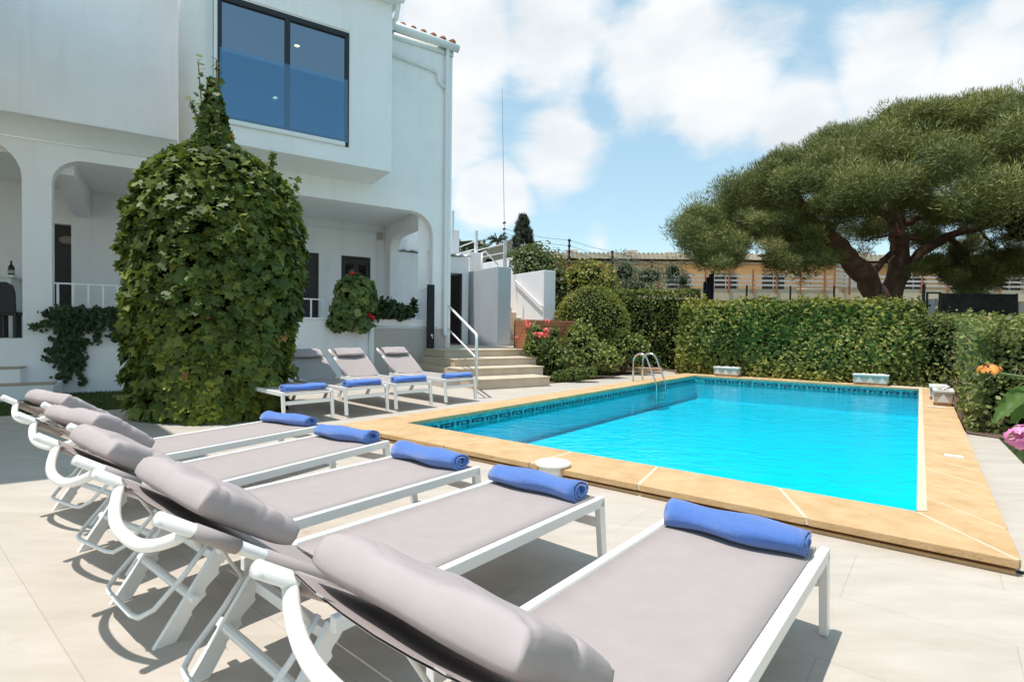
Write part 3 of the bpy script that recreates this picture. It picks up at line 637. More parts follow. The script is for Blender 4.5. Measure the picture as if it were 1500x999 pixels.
# upper flight between the walls
us = MB(); n = 14; z = .75; oo = -1.15; rise = .178; run = .30
for i in range(n): us.box(w1b+.002, w2a-.002, -oo+i*run, -oo+n*run, .3 if i == 0 else z+(i-1)*rise+.1785, z+i*rise+.178); 
o = us.build('upper_stairs', 'step_stone', None, bevel=.004); o.location = tuple(hl); o.rotation_euler = (0, 0, HZ); tag(o, 'narrow beige stair flight rising between two white walls', 'stairs')
# handrail on the sunlit wall
h0 = fa_(768, 414, w2a-.07); h1 = fa_(791, 447, w2a-.07)
b = MB(); A = (w2a-.07, -h0[0]+.9*(h1[0]-h0[0]), h0[1]-.9*(h1[1]-h0[1])); h0 = fa_(753, 409, w2a-.07); h1 = fa_(791.5, 447, w2a-.07); A = (w2a-.07, -h0[0], h0[1]); B = (w2a-.07, -h1[0], h1[1])
b.tube([A, B, (B[0]+.02, B[1]-.04, B[2]-.03), (w2a, B[1]-.04, B[2]-.06)], .022, 8)
for t in (.25, .7): q = np.array(A)+(np.array(B)-np.array(A))*t; b.tube([q, (w2a, q[1], q[2]-.06)], .010, 6)
o = b.build('wall_handrail', 'white_paint', None, True); o.location = tuple(hl); o.rotation_euler = (0, 0, HZ); tag(o, 'white tubular handrail fixed to the sunlit stair wall', 'handrail')
# handrail of the garden steps
g1 = FA(4.86, 3.05, .25); P1 = np.array(dep(697.3, 490, g1[1]+.0)); g1 = at(697.5, 566, .25); P1 = dep(697.3, 490.5, g1[1]); P1b = np.array([g1[0], g1[1], P1[2]])
g2 = FA(5.42, 1.0, .75); P2 = dep(657, 448, g2[1]); g2 = np.array([P2[0], P2[1], .75]); M1 = dep(694, 524.5, g1[1]); M2 = dep(656.5, 482, g2[1])
hr = thing('step_handrail', 'white tubular handrail running down the left edge of the garden steps', 'handrail', g1)
b = MB(); b.tube([g1, P1b*[1, 1, 1]-[0, 0, .06], P1b-[0, 0, .015], P1b+(P2-P1b)*.02, P1b+(P2-P1b)*.06, P2-(P2-P1b)*.03, P2, P2-[0, 0, .05], g2], .025, 10)
b.v = [tuple(np.array(p)-g1) for p in b.v]; b.build('rail', 'white_paint', hr, True)
b = MB(); b.tube([np.array([g1[0], g1[1], M1[2]]), np.array([g2[0], g2[1], M2[2]])], .018, 8); b.v = [tuple(np.array(p)-g1) for p in b.v]; b.build('mid_rail', 'white_paint', hr, True)
# white fence on the upper garden
fp = [(663, 309, 340, -6.1), (697.5, 338, 371, -4.9), (740, 353, 392, -3.4)]
fn = thing('terrace_fence', 'white post and rail fence on the upper garden beside the stairs', 'fence', hl, HZ); tops = []
for x_, t_, b_, oo in fp:
    a, z1_ = fo(x_, t_, oo); z0_ = fo(x_, b_, oo)[1]; m_ = MB(); m_.box(a-.05, a+.05, -oo-.05, -oo+.05, z0_-1.2, z1_); m_.build('post', 'white_paint', fn, bevel=.006); tops.append((a, -oo, z0_, z1_))
for f_ in (.12, .5):
    pass
for (xa, ya, oa, xb, yb, ob) in ((673, 362, -5.8, 697, 353, -4.9), (673, 371, -5.8, 697, 365, -4.9), (699, 367, -4.88, 739, 357, -3.4), (699, 378, -4.88, 739, 370, -3.4)):
    m_ = MB(); p, q = fo(xa, ya, oa), fo(xb, yb, ob); m_.bar((p[0], -oa, p[1]), (q[0], -ob, q[1]), .03, .03); m_.build('rail', 'white_paint', fn)
u = [(706, 371), (711, 368.5), (730, 389)]; b = MB(); b.tube([(*(lambda q: (q[0], 4.4, q[1]))(fo(x_, y_, -4.4)),) for x_, y_ in u], .03, 8); a, z = fo(706, 371, -4.4); b.tube([(a, 4.4, z), (a, 4.4, z-1.0)], .03, 8)
o = b.build('upper_handrail', 'white_paint', None, True); o.location = tuple(hl); o.rotation_euler = (0, 0, HZ); tag(o, 'short white bent handrail at the top of the stairs', 'handrail')
# ------------------------------------------------------------------ sun loungers
def rolled_towel_mesh(seed, Lt=.55, flat=.80):
    g = np.random.default_rng(seed); n = 64; turns = 2.6; th = .0125; r0, r1 = .012, .066
    ang = np.linspace(0, turns*2*math.pi, n); rr = r0+(r1-r0)*(ang/ang[-1])**.9; secs = 15; v = []; f = []
    ph = g.uniform(0, 6, 6); endo = g.normal(0, .004, (2, n)); endo = np.array([np.convolve(np.r_[e[-4:], e, e[:4]], np.ones(7)/7, 'same')[4:-4]*2 for e in endo])
    for i in range(secs):
        s = i/(secs-1); x = (s-.5)*Lt
        k = 1+.075*math.sin(3*s*3.1+ph[0])+.05*math.sin(9*s+ph[1]); dy = .006*math.sin(2.4*s*3+ph[2])
        for t in (1, 0):
            for j in range(n):
                q = ang[j]+.12*math.sin(5*s+ph[3])+2.2; r = (rr[j]+(th if t else 0))*k*(1+.06*math.sin(3*q+ph[4]+4*s)+.02*math.sin(7*q-9*s+ph[5]))
                xx = x+(endo[0 if i == 0 else 1][j]*(1 if i in (0, secs-1) else 0))+ (-.004 if i == 0 else .004 if i == secs-1 else 0)*(1 if j < n*.6 else 0)
                v.append((xx, r*math.cos(q)*1.12+dy, max(0.001, r*math.sin(q)*flat+r1*flat*1.08)))
    m = 2*n
    for i in range(secs-1):
        for j in range(n-1):
            a = i*m+j; b = a+1; f.append((a, b, b+m, a+m)); c = i*m+n+j; d = c+1; f.append((d, c, c+m, d+m))
        f.append((i*m+n-1, i*m+2*n-1, (i+1)*m+2*n-1, (i+1)*m+n-1)); f.append((i*m, i*m+m, i*m+m+n, i*m+n))
    for i in (0, secs-1):
        for j in range(n-1): q = (i*m+j, i*m+n+j, i*m+n+j+1, i*m+j+1); f.append(q if i == 0 else q[::-1])
    me = bpy.data.meshes.new('rolled_towel'); me.from_pydata([tuple(map(float, p)) for p in v], [], f)
    bm = bmesh.new(); bm.from_mesh(me); bmesh.ops.recalc_face_normals(bm, faces=bm.faces); bm.to_mesh(me); bm.free(); return me
def pillow_mesh(seed, Lx=.31, Ly=.54, H=.056):
    g = np.random.default_rng(seed); nu, nv = 40, 64; v = []; f = []; ph = g.uniform(0, 6, 8)
    for side in (1, -1):
        for i in range(nu+1):
            for j in range(nv+1):
                a = max(-1, min(1, -1+2*(i-1)/(nu-2))); b = max(-1, min(1, -1+2*(j-1)/(nv-2))); rim = i in (0, nu) or j in (0, nv); e = 0 if rim else .50+.50*(max(0, 1-abs(a)**6))**.5*(max(0, 1-abs(b)**14))**.45*(1-.20*a*a-.10*b*b)
                ed = abs(b)**2; wr = .09*math.sin(3.2*b+2*a+ph[0])+.05*math.sin(6*b-4*a+ph[1])-.16*(1-abs(math.sin(2.2*b+2.6*a+ph[2])))**6*(.3+ed)-.14*(1-abs(math.sin(3.1*a-2.4*b+ph[3])))**7*(.3+ed)-.10*(1-abs(math.sin(5*b+1.4*a+ph[5])))**8
                h = H*e*(1+(wr if side == 1 else .3*wr))
                pin = 1-.05*(abs(b)**3)*(1-abs(a))
                v.append((a*Lx/2*(1-.045*b*b)*(1.018 if rim else 1)+.006*math.sin(6*b+ph[4]), b*Ly/2*(1-.03*a*a)*pin*(1.012 if rim else 1), side*h*(1.0 if side == 1 else .75)))
    w = nv+1; tot = (nu+1)*w
    for s in range(2):
        for i in range(nu):
            for j in range(nv):
                q = (s*tot+i*w+j, s*tot+(i+1)*w+j, s*tot+(i+1)*w+j+1, s*tot+i*w+j+1); f.append(q if s == 0 else q[::-1])
    me = bpy.data.meshes.new('pillow'); me.from_pydata(v, [], f); bm = bmesh.new(); bm.from_mesh(me); bmesh.ops.remove_doubles(bm, verts=bm.verts, dist=.0006); bmesh.ops.recalc_face_normals(bm, faces=bm.faces); bm.to_mesh(me); bm.free(); return me
HX, HZ_, BA, BL, SW = -1.38, .352, R(34), .76, .31
def bk(s, y, off=0.): return (HX-s*math.cos(BA)+off*math.sin(BA)*0-off*(-math.sin(BA)), y, HZ_+s*math.sin(BA)+off*math.cos(BA))
def make_lounger(label, group):
    t = thing('sun_lounger', label, 'sun lounger', (0, 0, 0), 0, group)
    b = MB()
    for s in (1, -1):
        b.box(-1.565, -.002, s*SW-.016, s*SW+.016, .312, .362); b.box(-1.385, -.03, s*(SW-.026)-.009, s*(SW-.026)+.009, .322, .350)
    b.box(-.045, -.012, -SW+.016, SW-.016, .318, .345); b.box(-1.40, -1.37, -SW+.016, SW-.016, .300, .330)
    for s in (1, -1): b.box(-1.40, -1.372, s*(SW-.042)-.012, s*(SW-.042)+.012, .322, .372)
    b.build('frame', 'white_metal', t, bevel=.004)
    b = MB(); k = 10; top = []; bot = []
    for i in range(k+1):
        x = -1.375+1.345*i/k
        for j in range(7):
            y = -SW+.027+(2*SW-.054)*j/6; z = .3585-.010*(1-(2*j/6-1)**2)*math.sin(math.pi*i/k)**.6
            top.append((x, y, z))
    b.add(top+[(x, y, z-.004) for x, y, z in top], [(i*7+j, (i+1)*7+j, (i+1)*7+j+1, i*7+j+1) for i in range(k) for j in range(6)]+[(77+i*7+j, 77+i*7+j+1, 77+(i+1)*7+j+1, 77+(i+1)*7+j) for i in range(k) for j in range(6)]+[(i*7, 77+i*7, 77+(i+1)*7, (i+1)*7) for i in range(k)]+[(i*7+6, (i+1)*7+6, 77+(i+1)*7+6, 77+i*7+6) for i in range(k)]+[(70+j, 77+70+j, 77+71+j, 71+j) for j in range(6)])
    b.tube([(-.035, -SW+.03, .352), (-.035, SW-.03, .352)], .011, 8)
    b.build('seat_sling', 'sling', t, True)
    for s in (1, -1):
        b = MB(); y = s*SW-.016; b.prism([(-.002, y, .362), (-.05, y, .3125), (-.008, y, 0), (.036, y, 0)], (0, .032, 0)); b.build('leg', 'white_metal', t, bevel=.003)
    for s in (1, -1):
        y0 = s*(SW-.05); poly = [(-1.47, .322), (-1.55, .322)]
        poly += [(-1.7775, .0), (-1.70, .0)]
        back = [(-1.70, .0), (-1.645, .085)]
        for c in (.30, .52, .74):
            xc = -1.70+(.23)*c; zc_ = .322*c
            for q in np.linspace(-.9, .9, 6): back.append((xc+.004-.017*math.cos(q*1.5)+.012*q, zc_+.026*q))
        poly = poly[:2]+[(-1.7775, .0)]+back
        b = MB(); b.prism([(x, y0-.011, z) for x, z in poly], (0, .022, 0)); b.build('leg', 'white_metal', t, bevel=.002)
    b = MB(); b.box(-.040, -.014, -SW+.017, SW-.017, .205, .250); b.build('cross_bar', 'white_metal', t, bevel=.003)
    b = MB(); b.tube([(-1.645, -SW+.0, .155), (-1.645, SW-.0, .155)], .017, 10); b.box(-1.545, -1.515, -SW+.05, SW-.05, .245, .285); b.build('cross_bar', 'white_metal', t, bevel=.003)
    # reclining back
    b = MB()
    for s in (1, -1): b.tube([bk(q, s*(SW-.02), -.006) for q in (-.02, .2, .5, BL)], .0215, 12, flat=.8)
    pts = []
    for q in np.linspace(-1, 1, 15):
        e = (1-abs(q)**2.6); pts.append(bk(BL-.085+.008*e, q*(SW-.022), -.014-.088*e))
    b.tube(pts, .0165, 12); bf = b.build('backrest_frame', 'white_metal', t, True)
    b = MB(); v = []; k = 12
    for i in range(k+1):
        for j in range(7):
            y = -SW+.022+(2*SW-.044)*j/6; v.append(bk(.02+(BL-.09)*i/k, y, .012-.018*(1-(2*j/6-1)**2)))
    n = len(v); b.add(v+[tuple(np.array(p)-np.array([.002, 0, .003])) for p in v], [(i*7+j, i*7+j+1, (i+1)*7+j+1, (i+1)*7+j) for i in range(k) for j in range(6)]+[(n+i*7+j, n+(i+1)*7+j, n+(i+1)*7+j+1, n+i*7+j+1) for i in range(k) for j in range(6)])
    for s in (1, -1): b.tube([bk(q, s*(SW-.02), -.006) for q in (.03, BL-.30)], .0232, 12, flat=.85); b.tube([bk(q, s*(SW-.02), -.006) for q in (BL-.22, BL-.09)], .0232, 12, flat=.85)
    b.build('backrest', 'sling', t, True)
    b = MB(); 
    b.tube([(-1.57, SW-.07, .345), (-1.66, SW-.075, .235), (-1.76, SW-.085, .135), (-1.80, SW-.12, .108), (-1.81, SW-.17, .105), (-1.81, -SW+.17, .105), (-1.80, -SW+.12, .108), (-1.76, -SW+.085, .135), (-1.66, -SW+.075, .235), (-1.57, -SW+.07, .345)], .0105, 8)
    for s in (1, -1): b.bar((-1.60, s*(SW-.075), .33), bk(.42, s*(SW-.05), -.02), .02, .012)
    b.build('support_bar', 'white_metal', t, True)
    pl = link('pillow', pillow_mesh(3), 'pillow', t, True); pl.location = bk(.53, 0, .062); pl.rotation_euler = (0, BA, 0)
    b = MB()
    for y in (-.16, .16): b = MB(); b.prism([(-.17, y-.012, -.062), (.02, y-.012, -.083), (.02, y+.012, -.083), (-.17, y+.012, -.062)], (0, 0, .003)); b.build('strap', 'pillow', pl)
    return t
GL = 'foreground sun loungers lined up along the pool edge'; GB = 'sun loungers standing in front of the house wall'
fgl = [((1.295, 2.128), (.645, .764), 'foremost sun lounger, its mesh pillow and seat largest of the row', .68),
       ((.495, 2.757), (.645, .764), 'second foreground lounger, between the foremost one and the round white skimmer lid', .68),
       ((-.189, 3.335), (.622, .783), 'third lounger of the foreground row, left of the round skimmer lid', .68),
       ((-.935, 4.087), (.50, .866), 'fourth lounger of the foreground row, second from the ivy column', .68),
       ((-1.636, 4.74), (.492, .871), 'grey sling lounger nearest the ivy column in the foreground row', .68)]
bgl = [((-1.03, 8.22, 0), 'lounger at the end of the house row, beside the garden steps'),
       ((0, 0, 0), 'sunlit lounger by the house wall, next to the one beside the steps'),
       ((0, 0, 0), 'lounger by the house wall whose seat end lies in ivy shade'),
       ((0, 0, 0), 'shaded lounger mostly hidden behind the ivy column')]
lou = None; placed = []
for i, (c, ax, lb, _) in enumerate(fgl):
    a = np.array(ax); a /= np.linalg.norm(a); cross = np.array([-a[1], a[0]])
    p = np.array(c)+cross*(SW+.016); rz = math.atan2(a[1], a[0])
    if lou is None: lou = make_lounger(lb, GL); lou.location = (p[0], p[1], .0005); lou.rotation_euler = (0, 0, rz); o = lou
    else: o = dup(lou, (p[0], p[1], .0005), rz, lb, GL)
    placed.append((p, a, .0005))
ba = np.array([.72, -.694]); ba /= np.linalg.norm(ba); bc = np.array([-ba[1], ba[0]])
feet = [((653.6, 590), (697, 584)), ((581, 600), (632, 593)), ((509, 609), (567, 601)), ((424, 619.5), (481, 612))]
for (l, r), (_, lb) in zip(feet, bgl):
    q = (at(*l, zl)[:2]+at(*r, zl)[:2])/2; q = q-ba*.02
    dup(lou, (q[0], q[1], zl+.0005), math.atan2(ba[1], ba[0]), lb, GB); placed.append((q, ba, zl+.0005))
# pillows of the row differ a little
pm = [pillow_mesh(s) for s in (11, 12, 13)]; k = 0
for o in list(COL.objects):
    if o.name.startswith('pillow.') and o.parent.get('group') == GB: o.scale = (.62, .95, .55); o.location = bk(.62, 0, .045)
    if o.name.startswith('pillow.'): o.data = pm[k % 3]; o.data.materials.clear(); o.data.materials.append(M['pillow']); o.data.polygons.foreach_set('use_smooth', [True]*len(o.data.polygons)); k += 1
tl = ['rolled blue towel on the foremost lounger, largest in view', 'rolled blue towel on the lounger beside the skimmer lid', 'rolled blue towel on the third lounger of the foreground row',
      'rolled blue towel on the fourth foreground lounger, second from the ivy', 'rolled blue towel on the foreground lounger nearest the ivy', 'rolled blue towel on the lounger beside the garden steps',
      'rolled blue towel on the sunlit lounger one place from the steps', 'half shaded blue towel on the lounger with its seat end in shade', 'blue towel in full shade beside the ivy column']
cols = None
for i, ((p, a, z), lb) in enumerate(zip(placed, tl)):
    me = rolled_towel_mesh(20+i, .555 if i < 5 else .54, [.80, .74, .78, .72, .66, .6, .7, .66, .62][i]); o = link('rolled_towel', me, 'towel', None, True)
    cr = np.array([-a[1], a[0]]); q = p-a*(.135 if i else .15)+cr*([.005, .02, .0, .01, .02, .03, 0, 0, 0][i])
    o.location = (q[0], q[1], z+.354); o.rotation_euler = (0, 0, math.atan2(cr[1], cr[0])+math.pi+[.02, .05, .03, .04, .06, -.04, -.03, .05, 0][i]); tag(o, lb, 'towel', 'rolled blue towels')

# ------------------------------------------------------------------ things round the pool
lc = at(810, 680, .10); b = thing('skimmer_lid', 'round cream skimmer lid on its collar at the coping edge', 'skimmer lid', (lc[0], lc[1], 0))
m = MB(); m.lathe([(.150, .0), (.150, .018), (.138, .027), (.03, .030), (.0001, .030)], (0, 0, zc+.008), 48); m.lathe([(.008, .0), (.008, .004)], (.045, 0, zc+.0382), 12); m.build('lid', 'lid', b, True, .002)
m = MB(); m.lathe([(.118, .003), (.118, zc+.008)], (0, 0, 0), 40); m.build('collar', 'lid', b, True)
q = at(1397, 668.5, zc); m = MB(); m.prism([tuple(q+np.array([*(U*x+V*y), 0.0])) for x, y in ((-.07, -.06), (.07, -.06), (.07, .06), (-.07, .06))], (0, 0, .008)); tag(m.build('access_plate', 'planter_white'), 'small square white plate set on the sandstone coping', 'plate')
q = at(1372, 596.5, zc); m = MB(); m.prism([tuple(q+np.array([*(U*x+V*y), 0.0])) for x, y in ((-.11, -.05), (.11, -.05), (.11, .05), (-.11, .05))], (0, 0, .01)); tag(m.build('access_plate', 'planter_white'), 'small white plate on the coping in front of the nearest planter', 'plate')
# ladder
A0, A1 = at(925.5, 558, zc), at(939.5, 556, zc)
def inpool(p): return np.array([*U, 0.])*1.0
Lw = np.array([*V, 0])*(.52); Un = np.array([*U, 0])
base = at(925, 558.0, zc); edge_d = 0
ip = Pnl+V*((base[:2]-Pnl)@V); off = (ip-base[:2])@U; base = np.array([*(ip-U*.30), zc])
ld = thing('pool_ladder', 'stainless steel pool ladder with two curved handrails', 'ladder', base)
for k in (0, 1):
    o_ = Lw*k; pts = [o_+np.array([0, 0, 0]), o_+np.array([0, 0, .30]), o_+np.array([0, 0, .42])]
    for q in np.linspace(math.pi, .42, 9): pts.append(o_+Un*(.17+.17*math.cos(q))+np.array([0, 0, .47+.16*math.sin(q)]))
    pts += [o_+Un*.46+np.array([0, 0, .22]), o_+Un*.56+np.array([0, 0, -.05]), o_+Un*.575+np.array([0, 0, -.46])]
    m = MB(); m.tube(pts, .022, 12); m.build('handrail', 'steel', ld, True)
for z in (-.22, -.42):
    m = MB(); m.bar(Un*.575+np.array([0, 0, z]), Un*.575+Lw+np.array([0, 0, z]), .09, .03); m.build('tread', 'steel', ld, bevel=.006)
# planters
def planter(label, c, ux, L, Wd=.24, H=.24, heap=False, seed=0):
    ang = math.atan2(ux[1], ux[0]); t = thing('planter', label, 'planter', c, ang, 'stone troughs on the coping')
    m = MB(); m.box(-L/2+.02, L/2-.02, -Wd/2+.02, Wd/2-.02, 0, .04); m.build('base', 'planter_base', t, bevel=.01)
    m = MB(); v = []
    for z, s in ((.0405, .0), (H-.04, .012)):
        v += [(-L/2+.012-s, -Wd/2+.012-s, z), (L/2-.012+s, -Wd/2+.012-s, z), (L/2-.012+s, Wd/2-.012+s, z), (-L/2+.012-s, Wd/2-.012+s, z)]
    m.add(v, [(0, 3, 2, 1), (4, 5, 6, 7), (0, 1, 5, 4), (1, 2, 6, 5), (2, 3, 7, 6), (3, 0, 4, 7)]); m.build('trough', 'planter', t, bevel=.008)
    m = MB(); m.box(-L/2-.012, L/2+.012, -Wd/2-.012, Wd/2+.012, H-.0395, H); m.build('rim', 'planter_white', t, bevel=.008)
    m = MB(); n = max(1, int(L/.17)); 
    for i in range(n):
        x = -L/2+L*(i+.5)/n; w_ = min(.075, L/n*.42)
        for sy in (-1, 1): y = sy*(Wd/2-.006); m.prism([(x-w_, y, .055), (x+w_, y, .055), (x, y+sy*.004, H-.055)], (0, sy*.010, 0))
    for sx in (-1, 1): xx = sx*(L/2-.006); m.prism([(xx, -.085, .055), (xx, .085, .055), (xx, 0, H-.055)], (sx*.010, 0, 0))
    m.build('triangle_relief', 'planter_white', t)
    g = np.random.default_rng(seed); m = MB()
    for i in range(int((70 if heap else 26)*L)): m.blob((g.uniform(-L/2+.05, L/2-.05), g.uniform(-Wd/2+.05, Wd/2-.05), H+(.004+g.uniform(0, .05) if heap else -.008)), np.array([1, .8, .6])*g.uniform(.022, .045), i, 1, .2)
    m.build('pebbles', 'pebble', t, True)
e1 = Ofl-V*.17; 
def on_coping(px): # point on the far coping at this picture column
    r_ = (px-750)/FPX; c = Ofl-V*.20; s = (r_*c[1]-c[0])/(U[0]-r_*U[1]); return c+U*s
for px, lb, L in ((1066, 'stone trough with triangle reliefs at the far left of the pool, below the hedge', .62), (1277, 'stone trough with triangle reliefs on the far coping near the right corner', .66)):
    c = on_coping(px); planter(lb, (c[0], c[1], zc), U, L, seed=int(px))
c = at(1381, 592, zc); planter('stone trough heaped with white pebbles, nearest on the right coping', (c[0]+.0, c[1]+.0, zc), V, .55, .25, .25, True, seed=3)
c = c[:2]+V*.95-U*.04; planter('stone trough behind the pebble filled one on the right coping', (c[0], c[1], zc), V, .6, .24, .24, seed=5)
# outdoor shower
sb = FA(fo(630, 548, .16)[0], .16, zl); sh = thing('outdoor_shower', 'slim black outdoor shower column with chrome head and tap', 'shower', sb, HZ)
ht = fo(630, 417, .16)[1]-zl; m = MB(); m.box(-.085, .085, -.05, .05, .012, ht); m.build('column', 'dark_metal', sh, bevel=.012)
m = MB(); m.box(-.12, .12, -.09, .09, 0, .012); m.build('base_plate', 'dark_metal', sh)
m = MB(); m.tube([(-.08, -.03, ht-.10), (-.17, -.05, ht-.10), (-.20, -.055, ht-.13)], .012, 8); m.lathe([(.012, .03), (.02, .02), (.085, .006), (.085, 0)], (-.215, -.055, ht-.175), 20); m.build('shower_head', 'chrome', sh, True)
tz = fo(629, 491, .16)[1]-zl; m = MB(); m.lathe([(.03, 0), (.03, .05)], (0, 0, 0), 12); m.v = [(x, -.05-z, y+tz) for x, y, z in m.v]; m.tube([(0, -.09, tz), (0, -.12, tz-.08)], .012, 8); m.build('tap', 'chrome', sh, True)
tz = fo(629, 517, .16)[1]-zl; m = MB(); m.box(-.05, .05, -.062, -.051, tz-.012, tz+.012); m.build('fitting', 'chrome', sh)
# dining chairs and counter on the porch
def chair():
    t = thing('dining_chair', 'x', 'chair', (0, 0, 0), 0, 'dark dining chairs on the porch')
    m = MB(); m.prism([(-.22, .20, .44), (-.22, .22, .80), (-.19, .235, .93), (-.10, .245, .985), (.10, .245, .985), (.19, .235, .93), (.22, .22, .80), (.22, .20, .44)], (0, .035, 0)); m.build('backrest', 'wicker', t, bevel=.01)
    m = MB(); m.box(-.23, .23, -.24, .20, .40, .455); m.build('seat', 'wicker', t, bevel=.01)
    m = MB(); m.box(-.20, .20, -.22, .17, .456, .50); m.build('cushion', 'seat_white', t, bevel=.012)
    for x in (-.2, .2):
        for y in (-.21, .21): m = MB(); m.box(x-.022, x+.022, y-.022, y+.022, 0, .3995 if y < 0 else .44); m.build('leg', 'wicker', t)
    return t
c0 = chair(); q = [fo(x, 494, o_) for x, o_ in ((24, -.55), (6, -.75), (-14, -1.0))]
cl = ['dark chair nearest the porch pillar', 'dark dining chair next to the one by the porch pillar', 'dark dining chair at the left edge of the photo']
for i, ((a, z), o_) in enumerate(zip(q, (-.55, -.75, -1.0))):
    P = FA(a-.1, o_-.1, .981); 
    if i == 0: c0.location = tuple(P); c0.rotation_euler = (0, 0, HZ+R(160)); c0['label'] = cl[0]
    else: dup(c0, P, HZ+R(160-6*i), cl[i])
ca, cz = fo(26, 405, -2.3); ct = thing('porch_counter', 'white counter against the porch wall behind the dark chairs', 'counter', hl, HZ)
m = MB(); m.box(-6.4, ca, 1.95, 2.798, cz-.05, cz); m.build('top', 'white_paint', ct, bevel=.006); m = MB(); m.box(-6.4, ca-.04, 2.0, 2.797, .981, cz-.0505); m.build('base', 'plaster_old', ct)
ba_, bz_ = fo(16.5, 404, -2.2); bh = fo(16.5, 382, -2.2)[1]-cz; P = FA(ba_, -2.2, cz+.0005); bt = thing('bottle', 'dark green wine bottle with pale label on the porch counter', 'bottle', P)
m = MB(); m.lathe([(.05, 0), (.052, .01), (.052, bh*.52), (.045, bh*.62), (.018, bh*.74), (.016, bh*.97), (.019, bh)], (0, 0, 0), 20); m.build('glass', 'bottle_glass', bt, True)
m = MB(); m.lathe([(.0528, bh*.14), (.0528, bh*.36)], (0, 0, 0), 20); m.f = [f for f in m.f if len(f) == 4]; m.build('label', 'bottle_label', bt, True)
# terracotta planter box, bench and stones
bb = dep(770, 469.5, 13.4); be = dep(850, 470.5, 13.9); bd = (be-bb)[:2]; bl_ = np.linalg.norm(bd); bx = thing('brick_planter', 'terracotta coloured brick planter box behind the pink roses', 'planter', (bb[0], bb[1], .1), math.atan2(bd[1], bd[0]))
mt = bpy.data.materials.new('brick'); mt.use_nodes = True; t_ = mt.node_tree; pb = t_.nodes['Principled BSDF']; pb.inputs['Roughness'].default_value = .85
br = nd(t_, 'ShaderNodeTexBrick'); br.inputs['Scale'].default_value = 1; br.inputs['Brick Width'].default_value = .26; br.inputs['Row Height'].default_value = .085; br.inputs['Mortar Size'].default_value = .006; br.inputs['Color1'].default_value = (.38, .135, .05, 1); br.inputs['Color2'].default_value = (.27, .085, .032, 1); br.inputs['Mortar'].default_value = (.44, .23, .12, 1)
tcn = nd(t_, 'ShaderNodeTexCoord'); sx_ = nd(t_, 'ShaderNodeSeparateXYZ'); cx_ = nd(t_, 'ShaderNodeCombineXYZ'); ad = nd(t_, 'ShaderNodeMath', operation='ADD')
t_.links.new(tcn.outputs['Object'], sx_.inputs[0]); t_.links.new(sx_.outputs[0], ad.inputs[0]); t_.links.new(sx_.outputs[1], ad.inputs[1]); t_.links.new(ad.outputs[0], cx_.inputs[0]); t_.links.new(sx_.outputs[2], cx_.inputs[1]); t_.links.new(cx_.outputs[0], br.inputs['Vector']); t_.links.new(br.outputs[0], pb.inputs['Base Color']); M['brick'] = mt
m = MB(); hb_ = bb[2]-.1; poly = [(0, 0), (bl_-.25, 0), (bl_-.05, .1), (bl_, .3), (bl_, .9), (0, .9)]; m.prism([(x, y, 0) for x, y in poly], (0, 0, hb_)); m.build('wall', 'brick', bx, bevel=.01)
m = MB(); m.prism([(x*.96+.02, y*.9+.05, hb_+.001) for x, y in poly], (0, 0, .02)); m.build('soil_bed', 'soil', bx)
q = at(905, 536, .07); bw = thing('plank_bench', 'low weathered plank bench in the shade by the ladder', 'bench', (q[0]+.55, q[1]+.35, .08), math.atan2(V[1], V[0])-.9)
for i in range(3): m = MB(); m.box(-.55, .55, -.24+i*.165, -.09+i*.165, .24, .28); m.build('plank', 'bench_wood', bw, bevel=.006)
for x in (-.42, .42): m = MB(); m.box(x-.05, x+.05, -.2, .2, 0, .2395); m.build('leg', 'bench_wood', bw)
q2 = at(928, 545, .08); m = MB(); m.box(-.62, .62, -.22, .22, 0, .09); o = m.build('wooden_platform', 'bench_wood', None, bevel=.01); o.location = (q2[0]+.25, q2[1]+.3, .10); o.rotation_euler = (0, 0, -.15); tag(o, 'low flat timber platform on the ground in front of the bench', 'platform')
for i, (px, py, r) in enumerate(((906, 533, .20), (897, 538, .15), (915, 529, .17))):
    q = at(px, py+4, .09); m = MB(); m.blob((0, 0, r*.7), (r, r*.9, r*.85), i, 2, .3); o = m.build('stone', 'stone', None, True); o.location = (q[0], q[1], .07); tag(o, ['large brown garden stone beside the plank bench', 'small brown stone nearest the rose bed', 'rounded brown stone behind the largest one'][i], 'stone', 'garden stones by the bench')
# ------------------------------------------------------------------ plants
# ivy column
ic = np.array([-4.17, 7.4, 0.]); prof_z = [0, .25, .5, 1.0, 1.5, 2.1, 2.6, 2.95, 3.22, 3.42, 3.56, 3.68, 3.82, 4.1, 4.4, 4.6]; prof_r = [.98, 1.0, 1.02, 1.08, 1.14, 1.17, 1.15, 1.08, .95, .76, .56, .36, .24, .17, .10, .04]
ivy = thing('ivy_column', 'tall column smothered in broad ivy leaves in front of the porch', 'ivy', ic)
g = np.random.default_rng(21); n = 15500; z = g.uniform(0.02, 4.62, n); r = np.interp(z, prof_z, prof_r); keep = g.uniform(0, 1, n) < r/1.36+.10; z = z[keep]; r = r[keep]; n = len(z); th = g.uniform(0, 2*math.pi, n)
dr = np.interp(z, prof_z[:-1], np.diff(prof_r)/np.diff(prof_z)); D = np.c_[np.cos(th), np.sin(th), -dr*.8]; P = np.c_[r*np.cos(th)*1.0, r*np.sin(th)*.86, z]
lum = vnoise(P, 2.4, 5); lum2 = vnoise(P, 6.5, 6); k = (1+.085*lum+.065*lum2-np.abs(g.normal(0, .055, n))); P[:, :2] *= k[:, None]
cx = np.interp(z, [0, 1, 2.2, 3.2, 3.7, 4.6], [0, .0, .06, .10, .02, .0]); P[:, 0] += cx
